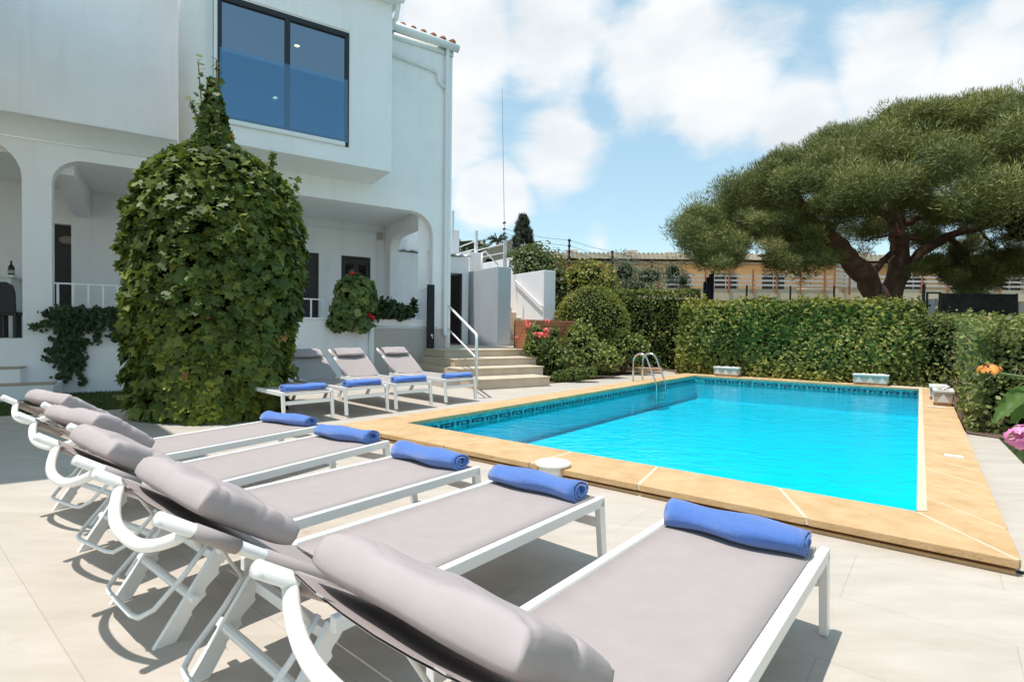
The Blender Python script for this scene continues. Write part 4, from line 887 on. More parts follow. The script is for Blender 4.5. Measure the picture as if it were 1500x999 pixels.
# shoulder on the right and climbing tips
ex = []; exd = []
for (px, py), (qx, qy), m_ in (((300, 200), (290, 86), 26), ((316, 200), (317, 84), 30), ((300, 195), (277, 143), 14), ((395, 262), (398, 222), 22), ((350, 262), (318, 226), 26), ((425, 300), (432, 262), 18)):
    a, b = dep(px, py, 7.05), dep(qx, qy, 7.05)
    for t in np.linspace(0, 1, m_): ex.append(a+(b-a)*t+g.normal(0, .03, 3)-ic); exd.append([.3, -1, .5])
P = np.vstack([P, ex]); D = np.vstack([D, exd]); n2 = len(P)
S = np.r_[.115*g.uniform(.5, 1.4, n)*np.interp(z, [0, 1, 4], [1.2, 1.0, .82]), .085*g.uniform(.7, 1.2, len(ex))]
rnd = np.clip(g.uniform(0, .70, n2)+.16*vnoise(P, 1.8, 9)+np.interp(P[:, 2], [0, .7, 1.4, 5], [.20, .14, 0, 0]), 0, .94); rnd[g.uniform(0, 1, n2) < .0015] = 1.  # leaves near the foot toned lighter, sunlight put into their colour
leaves('foliage', 'ivy_leaf', P+ic, D+[0, 0, .55], S, 'ivy', .45, .5, rnd, ivy, ic, cup=.10, g=g)
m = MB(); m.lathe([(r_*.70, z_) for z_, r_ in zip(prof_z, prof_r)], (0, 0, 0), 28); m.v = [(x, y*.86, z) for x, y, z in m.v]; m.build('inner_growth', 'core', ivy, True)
m = MB()
for (a, b) in (((300, 215), (290, 90)), ((316, 215), (317, 88)), ((300, 205), (278, 146))): m.tube([dep(*a, 7.08)-ic, dep(*b, 7.08)-ic], .008, 6)
m.build('stem', 'stem', ivy, True)
# creeper on the low wall
cw = thing('wall_creeper', 'dark small leaved creeper spilling over the white porch parapet', 'creeper', hl, HZ); g = np.random.default_rng(4)
P = []; 
def strand(p, q, n, w):
    for t in np.linspace(0, 1, n): 
        x, y = p[0]+(q[0]-p[0])*t, p[1]+(q[1]-p[1])*t; a, z_ = fo(x, y, .05); P.append((a+g.normal(0, w), -.045-abs(g.normal(0, .03)), z_+g.normal(0, w)))
strand((78, 458), (176, 458), 460, .05); strand((95, 462), (98, 545), 460, .085); strand((105, 462), (112, 540), 260, .07); strand((82, 470), (50, 480), 60, .03); strand((90, 460), (60, 458), 50, .03); strand((150, 465), (140, 500), 60, .03); strand((165, 465), (172, 500), 70, .05); strand((98, 545), (88, 556), 25, .03); strand((110, 540), (125, 562), 36, .03); strand((90, 512), (70, 514), 30, .025); strand((90, 528), (68, 527), 30, .025); strand((112, 500), (130, 500), 40, .03); strand((115, 480), (150, 470), 150, .06)
P = np.array(P); leaves('foliage', 'creeper_leaf', P, np.tile([0, -1, .3], (len(P), 1)), .075*g.uniform(.6, 1.2, len(P)), 'ivy', .5, .4, None, cw, g=g)
m = MB()
for p, q in (((80, 456), (175, 456)), ((96, 458), (99, 548)), ((110, 458), (118, 552))):
    a, b = fo(*p, .03), fo(*q, .03); m.tube([(a[0], -.03, a[1]), ((a[0]+b[0])/2+.03, -.04, (a[1]+b[1])/2), (b[0], -.03, b[1])], .01, 6)
m.build('stem', 'stem', cw, True)
def flower(root, q, r, g, mname, st):
    m = MB(); flowerhead(m, q, r, g, 9); f_ = m.build('flower', mname, root, True); m = MB(); m.tube([q, q+np.array(st)], .006, 5); m.build('flower_stem', 'green_stem', f_)
# geranium and bush on the right parapet
ga, gz = fo(515, 462, .12); gp = FA(ga, .05, 1.456)
def blobs_px(lst, o_, ref):
    out = []
    for px, py, rx, rz in lst:
        a, z_ = fo(px, py, o_); s = 13.0/FPX; p = FA(a, o_, z_)-np.array(ref); out.append((tuple(p), (rx*s, rx*s*.8, rz*s)))
    return out
gb = bush('geranium', 'big geranium with round leaves and red flowers hanging over the parapet', 'geranium', gp, blobs_px([(520, 430, 27, 24), (508, 455, 24, 20), (535, 440, 18, 24), (498, 474, 16, 12), (527, 474, 18, 12), (520, 410, 15, 9)], .14, gp), 900, 'geranium_leaf', .155, 'round', 31, jit=.55, lump=.1, core=.62, inner=.8)
g = np.random.default_rng(8)
for px, py in ((517, 401), (542, 415), (541, 462), (547, 466)):
    a, z_ = fo(px, py, .30); q = FA(a, .30, z_)-gp; flower(gb, q, .062, g, 'red_petal', (0, .03, -.22))
sa, sz = fo(578, 460, .1); sp = FA(sa, .05, 1.456)
bush('parapet_shrub', 'dark glossy shrub growing along the right porch parapet', 'shrub', sp, blobs_px([(565, 452, 22, 16), (585, 458, 22, 12), (555, 460, 14, 10), (603, 456, 10, 9), (606, 446, 5, 10)], .0, sp), 900, 'creeper_leaf', .12, 'oval', 32, jit=.7, core=.6)

# clipped and loose garden shrubs
def px_bush(name, label, cat, px, Y, z0, blobs, *a, **k):   # blobs in picture units around (px): (dx, y, rx, ry) at distance Y
    c = np.array([(px-750)/FPX*Y, Y, z0]); s = Y/FPX; out = []
    for x, y, rx, rz in blobs:
        p = dep(x, y, Y); out.append((tuple(p-c), (rx*s, rx*s*.9, rz*s)))
    return bush(name, label, cat, c, out, *a, **k)
px_bush('topiary_dome', 'round clipped evergreen dome beside the brick planter', 'topiary', 866, 15.1, .1, [(866, 478, 56, 58), (868, 505, 50, 45)], 15000, 'topiary_leaf', .062, 'diamond', 41, lump=.03, jit=.8, core=.9, inner=.93)
rb = px_bush('rose_bush', 'leafy rose bush with pink blooms in front of the brick planter', 'rose bush', 803, 12.9, .09, [(790, 513, 24, 26), (812, 524, 30, 30), (785, 490, 13, 18), (830, 535, 24, 20), (775, 505, 9, 10), (812, 492, 8, 14)], 2300, 'rose_leaf', .095, 'oval', 42, lump=.16, core=.55, inner=.55)
g = np.random.default_rng(9); rc = np.array(rb.location)
for px, py, r in ((772, 470, .055), (774, 476, .08), (802, 471, .065), (800, 485, .085), (792, 491, .09), (799, 491, .075), (784, 489, .05), (757, 494, .05)):
    q = dep(px, py, 12.55)-rc; flower(rb, q, r, g, 'rose_petal', (.03, .08, -.3))
rb2 = px_bush('rose_bush', 'yellowish green rose bush with one red bloom, in front of the dome', 'rose bush', 862, 13.5, .09, [(852, 500, 24, 30), (868, 520, 34, 28), (845, 530, 26, 22), (892, 528, 22, 20), (838, 492, 12, 16)], 2700, 'rose_leaf', .09, 'oval', 43, lump=.16, core=.55, inner=.55, rndf=lambda P, g: np.clip(g.uniform(.35, 1, len(P)), 0, 1))
flower(rb2, dep(844, 537, 12.8)-np.array(rb2.location), .07, g, 'red_petal', (.02, .1, -.25))
px_bush('ground_plant', 'bright green low plant at the edge of the rose bed', 'plant', 836, 12.3, .09, [(822, 551, 16, 9), (842, 548, 20, 10), (862, 546, 14, 8)], 1500, 'lime_leaf', .06, 'oval', 44, core=.5, twigs=3)
px_bush('garden_bush', 'small leafy bush between the rose bed and the bench', 'bush', 912, 14.6, .09, [(905, 505, 24, 28), (930, 510, 22, 22)], 1600, 'rose_leaf', .085, 'oval', 45, core=.6)
ru = px_bush('rusty_shrub', 'tall mixed shrub with orange red shoots behind the stair wall', 'shrub', 800, 18.6, .1, [(790, 400, 42, 42), (815, 430, 36, 50), (770, 380, 26, 22), (838, 465, 30, 40)], 5200, 'rusty_leaf', .13, 'oval', 46, lump=.18, core=.6, inner=.6)
px_bush('laurel_bush', 'dark green laurel bush between the rusty shrub and the olive', 'bush', 862, 18.2, .1, [(862, 408, 38, 26), (880, 430, 34, 28), (845, 445, 30, 40)], 3600, 'hedge_leaf', .12, 'oval', 47, lump=.15, core=.7)
px_bush('olive_shrub', 'silvery grey olive shrub behind the tall hedge', 'shrub', 935, 18.4, .1, [(915, 398, 28, 32), (950, 405, 36, 24), (985, 398, 24, 22), (930, 425, 50, 24), (1000, 412, 16, 16)], 4600, 'olive_leaf', .15, 'strip', 48, lump=.2, core=.4, inner=.35, jit=1.2)
px_bush('flowering_bush', 'bush with a dab of red flowers beneath the cypress', 'bush', 780, 26, .1, [(778, 372, 20, 14), (760, 382, 22, 16), (800, 385, 24, 12)], 1600, 'rusty_leaf', .20, 'oval', 49, core=.6, rndf=lambda P, g: np.clip(g.uniform(0, 1.05, len(P)), 0, 1))

# hedges
def hedge(name, label, segs, n, leafmat, size, seed, bump_=.07, loose=0., rndf=None):
    g = np.random.default_rng(seed); c0 = np.array([*segs[0][0], 0.05]); root = thing(name, label, 'hedge', c0)
    faces = []
    for p, du, Lu, dv, Lv, h0, h1 in segs:
        p, du, dv = np.array(p), np.array(du), np.array(dv)
        faces += [(p, du*Lu, None, h0, h1, -dv), (p+dv*Lv, du*Lu, None, h0, h1, dv), (p, dv*Lv, None, h0, h0, -du), (p+du*Lu, dv*Lv, None, h1, h1, du), (p, du*Lu, dv*Lv, h0, h1, None)]
        k = MB(); ins = .30; q = [p+du*ins+dv*ins, p+du*(Lu-ins)+dv*ins, p+du*(Lu-ins)+dv*(Lv-ins), p+du*ins+dv*(Lv-ins)]
        k.add([(*x, .03) for x in q]+[(*q[0], h0-ins), (*q[1], h1-ins), (*q[2], h1-ins), (*q[3], h0-ins)], [(0, 3, 2, 1), (4, 5, 6, 7), (0, 1, 5, 4), (1, 2, 6, 5), (2, 3, 7, 6), (3, 0, 4, 7)])
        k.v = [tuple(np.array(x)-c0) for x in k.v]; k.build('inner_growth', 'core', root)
    ar = [np.linalg.norm(f[1])*(f[3]+f[4])/2 if f[2] is None else np.linalg.norm(f[1])*np.linalg.norm(f[2]) for f in faces]; tot = sum(ar); Ps = []; Ds = []
    for f, a in zip(faces, ar):
        m_ = int(n*a/tot); s, t = g.uniform(0, 1, m_), g.uniform(0, 1, m_)
        if f[2] is None:
            h = f[3]+(f[4]-f[3])*s; P = np.c_[f[0][None]+f[1][None]*s[:, None], t*h]; D = np.tile([*f[5], .15], (m_, 1))
        else:
            h = f[3]+(f[4]-f[3])*s; P = np.c_[f[0][None]+f[1][None]*s[:, None]+f[2][None]*t[:, None], h]; D = np.tile([0, 0, 1.], (m_, 1))
        nn = D/np.linalg.norm(D, axis=1, keepdims=True)
        P = P+nn*(bump_*vnoise(P, 2.0, seed)+bump_*.7*vnoise(P, 5.5, seed+1)-np.abs(g.normal(0, .05+loose, m_)))[:, None]
        if f[2] is not None: P[:, 2] += (g.uniform(0, 1, m_) < .10)*g.uniform(0, .10+loose, m_)
        P[:, 2] = np.maximum(P[:, 2], .04); Ps.append(P); Ds.append(D)
    P = np.vstack(Ps); D = np.vstack(Ds); rn = np.clip(g.uniform(0, .85, len(P))+.20*vnoise(P, 1.5, seed+2), 0, 1) if rndf is None else rndf(P, g)
    leaves('foliage', leafmat, P, D+[0, 0, .25], size*g.uniform(.6, 1.3, len(P)), 'oval', .6, .15, rn, root, c0, g=g)
    return root, c0
def rmain(P, g):
    r = np.clip(g.uniform(0, .84, len(P))+.2*vnoise(P, 1.4, 77), 0, .90); dry = vnoise(P, 1.1, 78) > .95; r[dry & (g.uniform(0, 1, len(P)) < .5)] = 1.; return r
h1, c1 = hedge('boxed_hedge', 'long clipped green hedge along the far end of the pool', [(Ofl-U*.25+V*.05, U, 5.45, V, 1.25, 2.02, 1.93)], 38000, 'hedge_leaf', .098, 51, .15, .07, rndf=rmain)
h2, c2_ = hedge('boxed_hedge', 'darker hedge section between the dome and the long hedge', [(np.array([3.0, 16.9]), np.array([1., -.02]), 3.0, np.array([.02, 1.]), 1.3, 2.55, 2.6)], 8500, 'hedge_leaf', .095, 52, rndf=lambda P, g: np.clip(g.uniform(0, .6, len(P)), 0, 1))
rs = at(1424, 634, 0)[:2]; e2 = Ofr+U*.16; dB = (e2-rs); LB = np.linalg.norm(dB); dB = dB/LB
h3, c3 = hedge('wild_hedge', 'lower shaggy hedge with dry twigs at the right of the pool', [(rs, dB, LB+.4, U, 2.6, 1.38, 1.54), (Ofl+U*5.0-V*.02, U, 4.4, V, 1.3, 1.72, 1.52)], 44000, 'wild_leaf', .072, 53, .10, .05)
g = np.random.default_rng(54); m = MB()
for i in range(110):                          # dry stems and twigs showing in the shaggy hedge
    s = g.uniform(0, 1); p = rs+dB*LB*s if i % 2 else rs+U*g.uniform(0, 2.2); q = np.array([*(p-U*.02-dB*.02), g.uniform(.05, 1.2)]); d = np.array([g.normal(0, .10), g.normal(0, .10), g.uniform(.05, .30)]); m.tube([q-c3, q+d*.5+g.normal(0, .03, 3)-c3, q+d-c3], [.004, .003, .0015], 5)
m.build('dry_twig', 'stem_dry', h3)['kind'] = 'stuff'

# foreground lantana at the right edge
lp = np.array([1.52, 1.10, 0.]); lan = thing('lantana', 'lantana shrub with orange and pink flower heads at the right edge', 'flowering shrub', lp); g = np.random.default_rng(61)
Fo, Fp = dep(1450, 541, 1.12), dep(1497, 640, 1.02); heart = lp+np.array([0, 0, .98]); m = MB()
m.tube([(0, 0, .004), (.02, .0, .5), tuple(heart-lp)], [.016, .012, .008], 8)
nodes = [(Fo, heart+np.array([0, 0, .06])), (Fp, heart+np.array([0, -.1, -.1]))]
for a, b in nodes: m.tube([b-lp, (a*.45+b*.55)-lp+np.array([0, 0, .02]), a-lp-np.array([0, 0, .006])], [.005, .004, .003], 7)
for i in range(16): d = g.normal(0, 1, 3)*[.20, .22, .2]+[.18, 0, .0]; m.tube([heart-lp-[0, 0, .2], heart-lp+d], [.006, .003], 6)
m.build('stem', 'green_stem', lan, True)
P = lp+np.array([.20, .02, .72])+g.normal(0, 1, (1500, 3))*[.17, .17, .24]; P = P[(P[:, 0]/np.maximum(P[:, 1], .2) > 1.06) & (P[:, 2] > .1)]
leaves('foliage', 'lantana_leaf', P, P-heart+[0, 0, .1], .075*g.uniform(.7, 1.3, len(P)), 'oval', .5, .3, None, lan, lp, g=g)
def big_leaf(p, tip, nrm, w):
    p, tip, nrm = map(lambda x: np.array(x, float), (p, tip, nrm)); a = tip-p; b_ = np.cross(a, nrm); b_ /= np.linalg.norm(b_); n_ = np.cross(b_, a); n_ /= np.linalg.norm(n_); k = 22; v = []; f = []
    for i in range(k+1):
        s = i/k; hw = w*(math.sin(math.pi*s**.8)**.8)*(1+(.07 if i % 2 else -.03)); q = p+a*s-n_*.25*np.linalg.norm(a)*s*s
        for x in (-1, -.5, 0, .5, 1): v.append(q+b_*hw*x+n_*(abs(x)*hw*.45+.002*math.sin(9*s*3+x*2))-lp)
    for i in range(k):
        for j in range(4): f.append((i*5+j, i*5+j+1, (i+1)*5+j+1, (i+1)*5+j))
    m = MB(); m.add(v, f); o_ = m.build('leaf', 'lantana_big', lan, True); return o_
leaf_mat('lantana_big', [(0, (.085, .15, .03)), (1, (.085, .15, .03))], .5, .35)
big_leaf(dep(1507, 566, 1.13), dep(1461, 604, 1.08), (-.3, -.6, .75), .016); big_leaf(dep(1510, 574, 1.14), dep(1490, 612, 1.1), (-.2, -.8, .5), .018); big_leaf(dep(1512, 560, 1.16), dep(1492, 548, 1.2), (-.2, -.5, .8), .016)
def lantana_head(c, r, mname, up_, n=26):
    mm = MB(); u = np.array(up_)/np.linalg.norm(up_)
    for i in range(n):
        d = g.normal(0, 1, 3); d -= u*min(0, d@u)*1.6; d /= np.linalg.norm(d); d = d-u*(d@u)*.45; q = c+d*r*g.uniform(.7, .95); d = d+u*.5; d /= np.linalg.norm(d)
        a = np.cross(d, [.3, .2, .9]); a /= np.linalg.norm(a); b_ = np.cross(d, a)
        pts = []
        for k in range(10):
            t = 2*math.pi*k/10; rr = r*(.30 if k % 2 else .20); pts.append(q+a*rr*math.cos(t)+b_*rr*math.sin(t))
        mm.add([p-lp for p in pts]+[q+d*r*.03-lp], [(k, (k+1) % 10, 10) for k in range(10)])
        mm.tube([c-lp, q-lp], r*.05, 4, False)
    return mm.build('flower', mname, lan)
lantana_head(Fo, .021, 'orange_petal', (-.3, -.3, .9)); lantana_head(Fp, .027, 'pink_petal', (-.6, -.7, .4), 34)

# ------------------------------------------------------------------ trees
def pine():
    base = dep(1290, 440, 20.5); base[2] = 0; t = thing('stone_pine', 'huge umbrella pine with a broad dark crown and two leaning reddish trunks', 'pine tree', base); g = np.random.default_rng(71)
    w = lambda px, py, Y=20.5: dep(px, py, Y)-base
    def limb(pts, r, nm, Ys=None):
        P = [w(x, y, (Ys[i] if Ys else 20.5)) for i, (x, y) in enumerate(pts)]; Q = []; rr = []
        for i in range(len(P)-1):
            for s in np.linspace(0, 1, 5)[:-1]:
                Q.append(P[i]+(P[i+1]-P[i])*s+(g.normal(0, .035, 3) if 0 < i+s else 0)); rr.append(r[i]+(r[i+1]-r[i])*s)
        Q.append(P[-1]); rr.append(r[-1]); m = MB(); m.tube(Q, .88*np.array(rr)*g.uniform(.90, 1.10, len(rr)), 14); m.build(nm, 'bark', t, True)
    b0 = w(1287, 436); 
    limb([(1300, 490), (1287, 436), (1268, 408), (1240, 376), (1216, 347), (1190, 320), (1165, 285)], [.60, .52, .44, .40, .34, .24, .12], 'trunk', [20.5, 20.5, 20.4, 20.2, 20, 19.6, 19])
    limb([(1300, 490), (1303, 436), (1315, 402), (1318, 365), (1313, 325), (1312, 280), (1316, 230)], [.60, .48, .42, .36, .32, .24, .12], 'trunk', [20.7, 20.7, 20.8, 20.9, 21, 21, 21])
    for pts, r, Ys in (([(1322, 398), (1348, 372), (1385, 346), (1435, 333), (1500, 322)], [.26, .22, .19, .15, .08], [20.8, 21, 21, 21, 21]),
                       ([(1216, 347), (1175, 338), (1130, 330), (1080, 325)], [.22, .16, .12, .05], [20, 19.6, 19, 18.4]), ([(1276, 404), (1298, 378), (1318, 362), (1345, 340)], [.15, .13, .11, .06], [20.4, 20.6, 20.8, 21.5]),
                       ([(1240, 376), (1200, 366), (1150, 370), (1110, 375)], [.15, .11, .08, .03], [20.2, 20, 19.5, 19]), ([(1315, 330), (1350, 318), (1400, 300), (1440, 270)], [.17, .13, .1, .05], [21, 21.2, 21.5, 22]),
                       ([(1313, 325), (1280, 305), (1240, 270), (1200, 230)], [.17, .13, .09, .04], [21, 21.5, 22, 22.5]), ([(1385, 346), (1415, 370), (1430, 400), (1440, 425)], [.12, .09, .06, .03], [21, 20.5, 20.2, 20]), ([(1350, 352), (1300, 345), (1262, 352)], [.08, .06, .03], [21, 20.5, 20.2]),
                       ([(1435, 333), (1452, 360), (1470, 390)], [.07, .05, .02], [21, 20.6, 20.3]), ([(1395, 344), (1405, 375), (1412, 400)], [.06, .04, .02], [21, 20.6, 20.3])):
        limb(pts, r, 'branch', Ys)
    # crown: tufted clumps under an umbrella shaped surface
    C = []; cx, cy = 17.2, 21.3; rx, ry = 10.1, 8.2
    topx = [1000, 1020, 1050, 1100, 1150, 1200, 1250, 1300, 1370, 1420, 1450, 1500, 1700]; topy = [342, 303, 268, 240, 212, 187, 175, 171, 158, 156, 166, 168, 335]
    def ztop(x, y):
        rho = math.hypot((x-cx)/rx, (y-cy)/ry)
        if rho > 1: return None
        xe = cx+(x-cx)/max(.25, math.sqrt(max(1e-3, 1-((y-cy)/ry)**2)))
        px = 750+FPX*xe/cy; py = np.interp(px, topx, topy); zt = CH+(491-py)/FPX*cy
        return 4.9+(zt-4.9)*(max(0, 1-((y-cy)/ry)**2))**.55
    lob = []
    while len(lob) < 105:
        q = g.uniform(0, 2*math.pi); rr = math.sqrt(g.uniform(0, 1)); x = cx+rx*.97*rr*math.cos(q); y = cy+ry*.97*rr*math.sin(q); zt = ztop(x, y)
        if zt is None or x > 26 or (lob and min((x-l[0])**2+(y-l[1])**2 for l in lob) < 1.0): continue
        lob.append((x, y, zt, g.uniform(.95, 1.6)))
    for (x, y, zt, lr) in lob:
        for k_ in range(7):
            d = g.normal(0, 1, 3); d /= np.linalg.norm(d); d[2] = abs(d[2])*.9-.15; C.append((x+d[0]*lr*.75, y+d[1]*lr*.75, zt-lr*.95+d[2]*lr*.62, lr*g.uniform(.42, .6)))
        C.append((x, y, zt-lr*.9, lr*.6))
    n_l = len(C)+170
    while len(C) < n_l:
        q = g.uniform(0, 2*math.pi); rr = math.sqrt(g.uniform(.0, 1)); x = cx+rx*rr*math.cos(q); y = cy+ry*rr*math.sin(q)
        if x > 26: continue
        zt = ztop(x, y)
        if zt is None: continue
        rad = g.uniform(.55, 1.0); C.append((x, y, zt-rad*.75-abs(g.normal(0, .35)), rad))
    n0 = len(C)
    while len(C) < n0+150:                    # inner layer above the open middle
        q = g.uniform(0, 2*math.pi); rr = math.sqrt(g.uniform(.0, .9)); x = cx+rx*rr*math.cos(q); y = cy+ry*rr*math.sin(q)
        if x > 26: continue
        zt = ztop(x, y); lo = 5.9; 
        if zt-1.6 > lo: C.append((x, y, g.uniform(lo, zt-1.5), g.uniform(.5, .8)))
    def cl(lst, Y, rad):
        for px, py in lst:
            for k in range(4): p = dep(px+g.normal(0, 9), py+g.normal(0, 7), Y+g.normal(0, .8)); C.append((*p, rad*g.uniform(.7, 1.1)))
    cl([(1012, 340), (1022, 362), (1035, 378), (1052, 385), (1065, 372), (1085, 345), (1110, 345), (1130, 372), (1148, 386), (1170, 380), (1190, 372), (1060, 340), (1150, 350), (1100, 320), (1040, 320), (1075, 360), (1200, 345), (1215, 375)], 18.5, .55)
    cl([(1390, 395), (1405, 410), (1425, 418), (1445, 410), (1460, 398), (1475, 390), (1420, 395), (1440, 385), (1370, 385), (1355, 392), (1490, 380), (1400, 375), (1455, 372), (1480, 360)], 20.2, .48)
    cl([(1210, 312), (1240, 305), (1270, 298), (1345, 300), (1390, 310), (1420, 315), (1180, 322), (1460, 320), (1490, 330)], 20, .6)
    C = np.array(C); per = 640; n = len(C)*per; ci_ = np.repeat(np.arange(len(C)), per)
    d = g.normal(0, 1, (n, 3)); d /= np.linalg.norm(d, axis=1, keepdims=True); d[:, 2] = np.where((d[:, 2] < -.25) & (g.uniform(0, 1, n) < .5), -d[:, 2], d[:, 2])
    rad = C[ci_, 3]; P = C[ci_, :3]+d*(rad*g.uniform(.12, 1.0, n)**.6)[:, None]*[1, 1, .8]
    rn = np.clip(.45*g.uniform(0, 1, n)+.25+.25*g.uniform(-1, 1, len(C))[ci_]+.12*d[:, 2], 0, 1)
    ax = d*.9+np.array([0, 0, .55]); leaves('crown', 'pine_needle', P, g.normal(0, 1, (n, 3)), .165*g.uniform(.7, 1.3, n), 'needle', .2, 0, rn, t, base, axis=ax, g=g, cup=0)
pine()
def clump_tree(name, label, cat, base, clumps, leafmat, per, size, shape, trunk_r, seed, up=.5, coref=.55):
    g = np.random.default_rng(seed); base = np.array(base, float); t = thing(name, label, cat, base); C = np.array(clumps, float); n = len(C)*per; ci_ = np.repeat(np.arange(len(C)), per)
    d = g.normal(0, 1, (n, 3)); d /= np.linalg.norm(d, axis=1, keepdims=True); P = C[ci_, :3]+d*(C[ci_, 3]*g.uniform(.5, 1, n))[:, None]
    rn = np.clip(.6*g.uniform(0, 1, n)+.2+.2*g.uniform(-1, 1, len(C))[ci_], 0, 1)
    leaves('crown', leafmat, P, d+g.normal(0, .5, (n, 3)), size*g.uniform(.7, 1.3, n), shape, .3, 0, rn, t, base, axis=d*.8+np.array([0, 0, up]), g=g, cup=0)
    m = MB(); top = C[:, :3].mean(0)-base; m.tube([(0, 0, 0), tuple(top*.5*[.7, .7, 1]), tuple(top)], [trunk_r, trunk_r*.8, trunk_r*.3], 10)
    for c in C[::max(1, len(C)//8)]: m.tube([tuple(top*.6*[.8, .8, 1]), tuple(c[:3]-base)], [trunk_r*.4, trunk_r*.12], 6)
    m.build('trunk', 'bark', t, True)
    k = MB()
    for i, c in enumerate(C): k.blob(c[:3]-base, np.array([1, 1, .9])*c[3]*coref, i, 1, .2)
    k.build('inner_growth', 'core', t, True); return t
g = np.random.default_rng(81); cc = dep(1540, 268, 17.5)
clump_tree('pale_pine', 'lighter brownish pine crown cut by the right edge of the picture', 'pine tree', (cc[0]+1.2, 17.5, 0), [(cc[0]+g.normal(0, .75), 17.5+g.normal(0, .8), cc[2]+g.normal(0, .7), g.uniform(.45, .7)) for i in range(44)], 'pine_needle_pale', 190, .30, 'needle', .22, 82)
# cypress
cb_ = dep(765, 420, 46); cb_[2] = 0; zt = dep(765, 308, 46)[2]; cl_ = []; g = np.random.default_rng(83)
for i in range(150):
    s = g.uniform(0, 1); z_ = 2.5+(zt-2.9)*s; r_ = 1.15*min(1, (1-s)*2.6+.16)*min(1, .6+s*2); q = g.uniform(0, 6.3); cl_.append((cb_[0]+r_*math.cos(q)*.7, 46+r_*math.sin(q)*.7, z_, .30+.22*r_))
clump_tree('cypress', 'tall narrow cypress rising behind the white stair walls', 'cypress tree', cb_, cl_, 'cypress_leaf', 120, .22, 'strip', .2, 84, 1.2, .75)
# palms far behind the fence
def palm(px, py, Y, s, label):
    top = dep(px, py, Y); base = np.array([top[0], Y, 0]); t = thing('palm_tree', label, 'palm tree', base); g = np.random.default_rng(int(px)); P = []; A = []
    m = MB(); m.tube([(0, 0, 0), (.1, 0, top[2]*.5), tuple(top-base)], [.25, .2, .18], 8); m.build('trunk', 'bark', t, True)
    for i in range(26):
        q = g.uniform(0, 6.3); el = g.uniform(-.2, 1.2); d = np.array([math.cos(q)*math.cos(el), math.sin(q)*math.cos(el), math.sin(el)])
        for k in range(12):
            f_ = (k+1)/12; P.append(top+d*s*f_+np.array([0, 0, -.35*s*f_*f_])); A.append(d+g.normal(0, .6, 3))
    P = np.array(P); leaves('crown', 'palm_leaf', P, g.normal(0, 1, (len(P), 3)), .45*s, 'strip', .3, 0, None, t, base, axis=np.array(A), g=g)
palm(729, 353, 62, 1.35, 'small palm crown showing above the white fence, nearest the mast'); palm(706, 359, 66, 1.1, 'smallest palm showing left of the other above the fence')
bush('far_tree', 'leafy tree showing through the white fence rails', 'tree', (-2.6, 33, .1), [((0, 0, 5.2), (1.7, 1.5, 1.4)), ((.6, 0, 4.2), (1.6, 1.4, 1.4)), ((0, 0, 2.4), (1.4, 1.2, 2.2))], 2600, 'olive_leaf', .3, 'oval', 85, core=1.0)
# ------------------------------------------------------------------ buildings and fences beyond the hedge
YB = 42.; bl0 = np.array([2.6, YB, 0.]); ap = thing('apartment_building', 'long low ochre apartment building with white slatted balcony rails behind the pine', 'building', bl0, -.02)
zr = CH+(487-375)/FPX*YB
m = MB(); loops = [[(0, 0), (48, 0), (48, zr-.4), (0, zr-.4)]]
for x in (9.5, 13.2, 16.9, 24, 27.7, 31.4, 35.1): loops.append([(x, 4.05), (x+1.9, 4.05), (x+1.9, 5.9), (x, 5.9)])
m.add(*slab_xz(loops, 0, .3)); m.box(0, .3, .3, 9, 0, zr-.4); m.box(47.7, 48, .3, 9, 0, zr-.4); m.build('wall', 'ochre', ap)
for lp_ in loops[1:]:
    x = lp_[0][0]; m = MB(); m.box(x+.01, x+.06, .1, .2, 4.06, 5.89); m.box(x+1.84, x+1.89, .1, .2, 4.06, 5.89); m.box(x+.92, x+.98, .1, .2, 4.06, 5.84); m.box(x+.06, x+1.84, .1, .2, 5.84, 5.89); w_ = m.build('window', 'rail_white', ap)
    m = MB(); m.box(x+.06, x+1.84, .21, .23, 4.06, 5.84); m.build('pane', 'frame_black', w_)
m = MB(); m.box(-.6, 48.5, -1.3, 9.2, zr-.4, zr-.22); m.box(-.6, 48.5, -1.38, -1.3, zr-.50, zr-.10); rfb = m.build('roof', 'ochre_pale', ap)
m = MB(); x = -.5
while x < 48: m.box(x, x+.10, -1.42, 9, zr-.0995, zr-.03); x += .34
m.build('roof_ribs', 'wood_tan', rfb)
m = MB(); m.box(-.6, 48.5, -1.2, -.005, zr-.75, zr-.68); m.build('gutter_line', 'roof_grey', ap)
for px in (838, 928, 1276):
    x = (px-750)/FPX*YB-bl0[0]; m = MB(); m.box(x-.5, x+.5, 1.5, 1.9, zr-.2, zr+.62); a_ = m.build('air_conditioner', 'rail_white', ap, bevel=.03)
    m = MB(); m.lathe([(.30, 0), (.30, .03), (.1, .04)], (0, 0, 0), 20); m.v = [(x-.12+u_, 1.499-w_, zr+.22+v_) for u_, v_, w_ in m.v]; m.build('fan_grille', 'roof_grey', a_, True)
for px, w_ in ((905, 1.2), (1000, 2.6), (800, 1.0)):
    x = (px-750)/FPX*YB-bl0[0]; m = MB(); m.prism([(x-w_, 3, zr-.2), (x+w_, 3, zr-.2), (x+w_*.7, 3, zr+.55), (x-w_*.2, 3, zr+.7)], (0, 2, 0)); m.build('roof_light', 'rail_white', ap)
